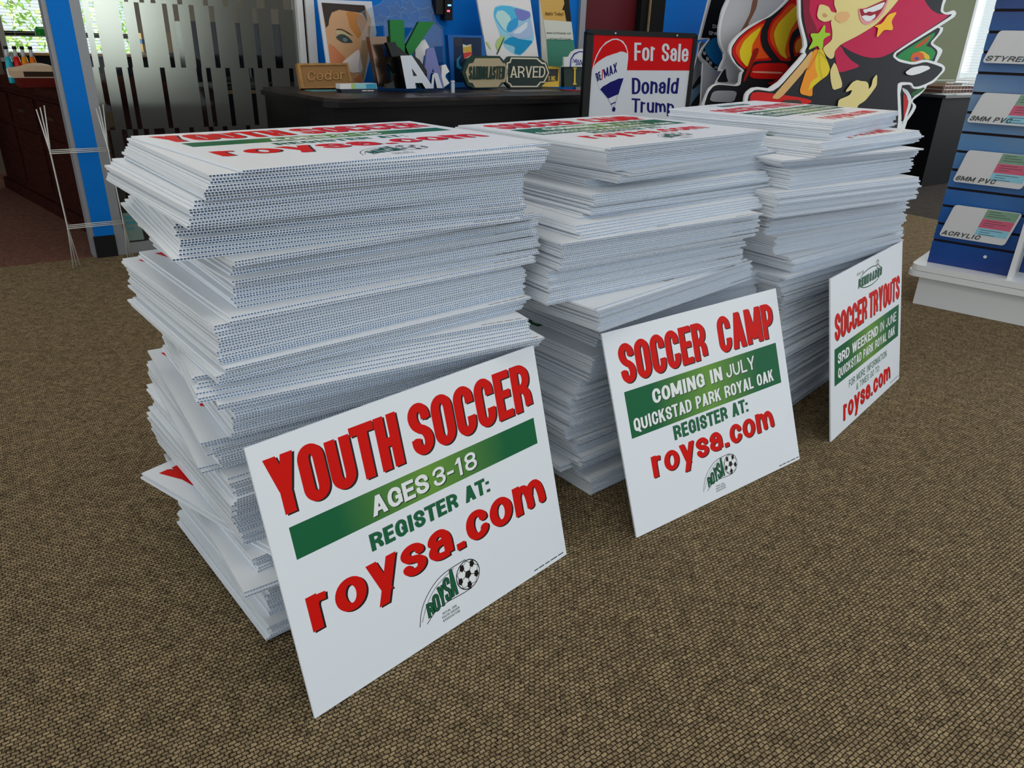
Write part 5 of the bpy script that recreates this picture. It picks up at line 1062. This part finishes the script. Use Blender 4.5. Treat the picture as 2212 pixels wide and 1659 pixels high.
# ------------------------------------------------------------------ office: mahogany desk, bottles, parcel, lamp, clutter
m_mah = nospec(wood('mahogany', s2l(46, 25, 21), s2l(58, 31, 26), 4, 0.6))
ML = RM @ Matrix.Translation((-0.115, 0.42, 0)) @ Matrix.Rotation(math.radians(9.5), 4, 'Z')
ld = thing('mahogany_desk', 'dark mahogany office desk seen through the doorway left of the blue post', 'desk', ML)
mb = MB(); mb.box((0.02, 0.0, 0.05), (0.75, 1.75, 0.665), m_mah); mb.box((0.0, 0.0, 0.0), (0.77, 1.77, 0.07), m_mah); part(mb, 'body', ld)
mb = MB(); mb.box((-0.02, -0.03, 0.665), (0.79, 1.8, 0.70), m_mah); part(mb, 'desk_top', ld)
for y in (0.1, 0.65, 1.2):
    mb = MB(); mb.box((0.006, y, 0.47), (0.02, y+0.48, 0.63), m_mah); mb.box((-0.004, y+0.19, 0.545), (0.006, y+0.29, 0.56), smat('aged_brass', (90, 70, 44), rough=0.4, metal=0.8)); part(mb, 'drawer', ld)
    mb = MB(); mb.box((0.008, y, 0.12), (0.02, y+0.48, 0.44), m_mah); part(mb, 'panel', ld)
for k, (nm, col, t) in enumerate((('turquoise', (40, 180, 200), -0.272), ('red', (220, 30, 30), -0.232), ('amber', (236, 150, 20), -0.196), ('orange', (240, 120, 16), -0.157))):
    b = thing('soda_bottle', nm + ' soda bottle on the mahogany desk' + (', first of the row' if k == 0 else ''), 'bottle', RM @ Matrix.Translation((t, 1.25, 0.70)), 'soda bottles on the office desk')
    liq = smat(nm + '_soda', col, rough=0.1, emit=None); gl = smat('clear_bottle_neck', (206, 214, 214), rough=0.08)
    mb = MB(); mb.lathe([(0.018, 0), (0.0195, 0.004), (0.0195, 0.085), (0.017, 0.105), (0.012, 0.135)], liq, 16); part(mb, 'body', b, True)
    mb = MB(); mb.lathe([(0.012, 0.135), (0.0095, 0.155), (0.0085, 0.175)], gl, 16); part(mb, 'neck', b, True)
    mb = MB(); mb.lathe([(0.0105, 0.172), (0.0105, 0.186), (0.009, 0.188)], M_blk, 16); part(mb, 'cap', b, True)
    mb = MB(); mb.lathe([(0.0198, 0.03), (0.0198, 0.075)], smat('bottle_label', (226, 226, 222)), 16); part(mb, 'label', b)
mb = MB(); rr = random.Random(4)
g = [[Vector((0.24*i/8, 0.30*j/4, 0.035 + 0.03*math.sin(math.pi*i/8)*math.sin(math.pi*(j+.5)/5) + rr.uniform(-.004, .004) - 0.02*i/8*(j == 0))) for i in range(9)] for j in range(5)]
v = [p for r_ in g for p in r_]; mb.add(v, [(j*9+i, j*9+i+1, (j+1)*9+i+1, (j+1)*9+i) for j in range(4) for i in range(8)], C_('kraft_pale_paper', 206, 180, 150))
mb.add([Vector((p.x, p.y, 0.0)) for p in g[0]] + g[0], [(i, i+1, 10+i, 9+i) for i in range(8)], C_('kraft_pale_paper', 206, 180, 150)); mb.add([Vector((0, p[0].y, 0)) for p in g] + [p[0] for p in g], [(i, 5+i, 6+i, i+1) for i in range(4)], C_('kraft_pale_paper', 206, 180, 150))
mb.box((0.05, -0.003, 0.006), (0.19, 0.0, 0.03), C_('parcel_label_dark', 60, 44, 34))
tag(mb.build('parcel', M=RM @ Matrix.Translation((-0.29, 0.86, 0.746))), 'crumpled pale paper parcel on the red box on the office desk', 'parcel')
mb = MB(); mb.box((-0.27, 0.85, 0.70), (-0.02, 1.14, 0.745), C_('dark_red_box', 96, 28, 22)); tag(mb.build('flat_box', M=RM), 'dark red flat box under the paper parcel on the office desk', 'box')
lp = thing('bankers_lamp', 'green glass desk lamp before the office window', 'lamp', RM @ Matrix.Translation((0.02, 2.0, 0.70)))
m_lg = smat('green_lamp_glass', (26, 130, 40), rough=0.12); m_brs = smat('lamp_brass', (150, 120, 60), rough=0.3, metal=0.9)
mb = MB(); mb.lathe([(0.07, 0), (0.07, 0.012), (0.02, 0.02)], m_brs, 20); part(mb, 'base', lp, True); mb = MB(); mb.tube([(0, 0, 0.02), (0, 0, 0.2), (0, 0, 0.255)], 0.007, m_brs); part(mb, 'stem', lp, True)
mb = MB(); P = []
for i in range(13):
    x = -0.075 + 0.15*i/12; e = 1 if 0 < i < 12 else 0.7
    P.append([Vector((x, 0.045*math.cos(a)*e, 0.235 + 0.055*math.sin(a)*e)) for a in [math.pi*j/10 for j in range(11)]])
mb.add([p for q in P for p in q], [(i*11+j, i*11+j+1, (i+1)*11+j+1, (i+1)*11+j) for i in range(12) for j in range(10)] + [tuple(range(11)), tuple(132+j for j in range(11))], m_lg); part(mb, 'shade', lp, True)
CH = thing('office_chair', 'black tube framed chair at the left edge inside the office', 'chair', RM @ Matrix.Translation((-0.62, 1.75, 0)))
mb = MB()
for x in (0.0, -0.45): mb.tube([(x, 0.42, 0.45), (x, 0.12, 0.45), (x, 0.02, 0.40), (x, 0.0, 0.30), (x, 0.0, 0.10), (x, 0.02, 0.03), (x, 0.10, 0.013), (x, 0.45, 0.013)], 0.013, smat('black_tube', (14, 14, 15), rough=0.4), 8)
part(mb, 'frame', CH, True)
mb = MB(); mb.box((-0.46, 0.0, 0.46), (0.01, 0.45, 0.51), smat('black_upholstery', (20, 20, 22), rough=0.8)); part(mb, 'seat', CH)
mb = MB(); mb.box((-0.45, 0.42, 0.58), (0.0, 0.46, 0.90), smat('black_upholstery', (20, 20, 22))); mb.box((-0.45, 0.44, 0.46), (-0.42, 0.455, 0.9), smat('black_tube', (14, 14, 15))); mb.box((-0.03, 0.44, 0.46), (0.0, 0.455, 0.9), smat('black_tube', (14, 14, 15))); part(mb, 'backrest', CH)
m_ofd = smat('dark_office_furniture', (26, 24, 25), rough=0.5); m_lw = wood('light_oak_edge', s2l(186, 148, 104), s2l(212, 176, 130), 6, 0.5)
o1 = thing('office_workstation', 'dark office workstation with oak edges behind the frosted glass', 'workstation', RM)
mb = MB(); mb.box((0.72, 1.3, 0.0), (1.60, 2.0, 0.62), m_ofd); mb.box((0.72, 1.28, 0.62), (1.60, 2.0, 0.66), m_ofd); part(mb, 'body', o1)
mb = MB(); mb.box((0.72, 1.262, 0.63), (1.60, 1.278, 0.65), m_lw); part(mb, 'oak_edge', o1, label='pale oak edge strip')
ob = thing('office_cabinet', 'tall dark cabinet at the back of the office behind the frosted glass', 'cabinet', RM)
mb = MB(); mb.box((1.05, 2.7, 0.0), (2.45, 3.2, 1.06), m_ofd); part(mb, 'body', ob)
for a in (1.07, 1.53, 1.99):
    mb = MB(); mb.box((a, 2.69, 0.05), (a+0.44, 2.70, 1.04), m_ofd); part(mb, 'door', ob)
sh = thing('office_credenza', 'dark low credenza under coloured boxes behind the frosted glass', 'credenza', RM)
mb = MB(); mb.box((-0.05, 3.5, 0.0), (1.02, 4.0, 0.78), m_ofd); part(mb, 'body', sh); mb = MB(); mb.box((-0.07, 3.48, 0.78), (1.04, 4.02, 0.80), m_ofd); mb.box((-0.07, 3.478, 0.78), (1.04, 3.48, 0.80), m_lw); part(mb, 'oak_top', sh, label='pale oak top')
mb = MB(); mb.box((0.98, 4.2, 0.0), (1.9, 4.5, 0.80), m_ofd); tag(mb.build('low_cabinet', M=RM), 'dark low cabinet against the beige office wall', 'cabinet')
for k, (t, z, w, h, col, lab) in enumerate(((0.98, 0.80, 0.10, 0.16, (200, 160, 100), 'tan box with blue band on the low office cabinet'), (1.18, 0.80, 0.11, 0.17, (206, 172, 124), 'pale tan box on the low office cabinet'), (1.36, 0.80, 0.11, 0.16, (214, 96, 40), 'orange box on the low office cabinet'))):
    mb = MB(); mb.box((t, 4.24, z), (t+w, 4.40, z+h), C_('carton_%d' % k, *col))
    if k == 0: mb.box((t-.001, 4.238, z+.07), (t+w+.001, 4.402, z+.11), C_('carton_blue', 60, 110, 160))
    tag(mb.build('carton', M=RM), lab, 'box', 'boxes on the office cabinet')
for k, t in enumerate((0.78, 1.15)):
    mo = thing('monitor', ('black monitor on the left of the office workstation', 'black monitor on the right of the office workstation')[k], 'monitor', RM @ Matrix.Translation((t, 1.6, 0.66)), 'monitors behind the frosted glass')
    mb = MB(); mb.box((0, 0, 0.05), (0.34, 0.03, 0.27), m_ofd); part(mb, 'screen', mo); mb = MB(); mb.box((0.1, -0.05, 0), (0.24, 0.09, 0.012), m_ofd); mb.box((0.15, 0.0, 0.012), (0.19, 0.03, 0.06), m_ofd); part(mb, 'stand', mo)
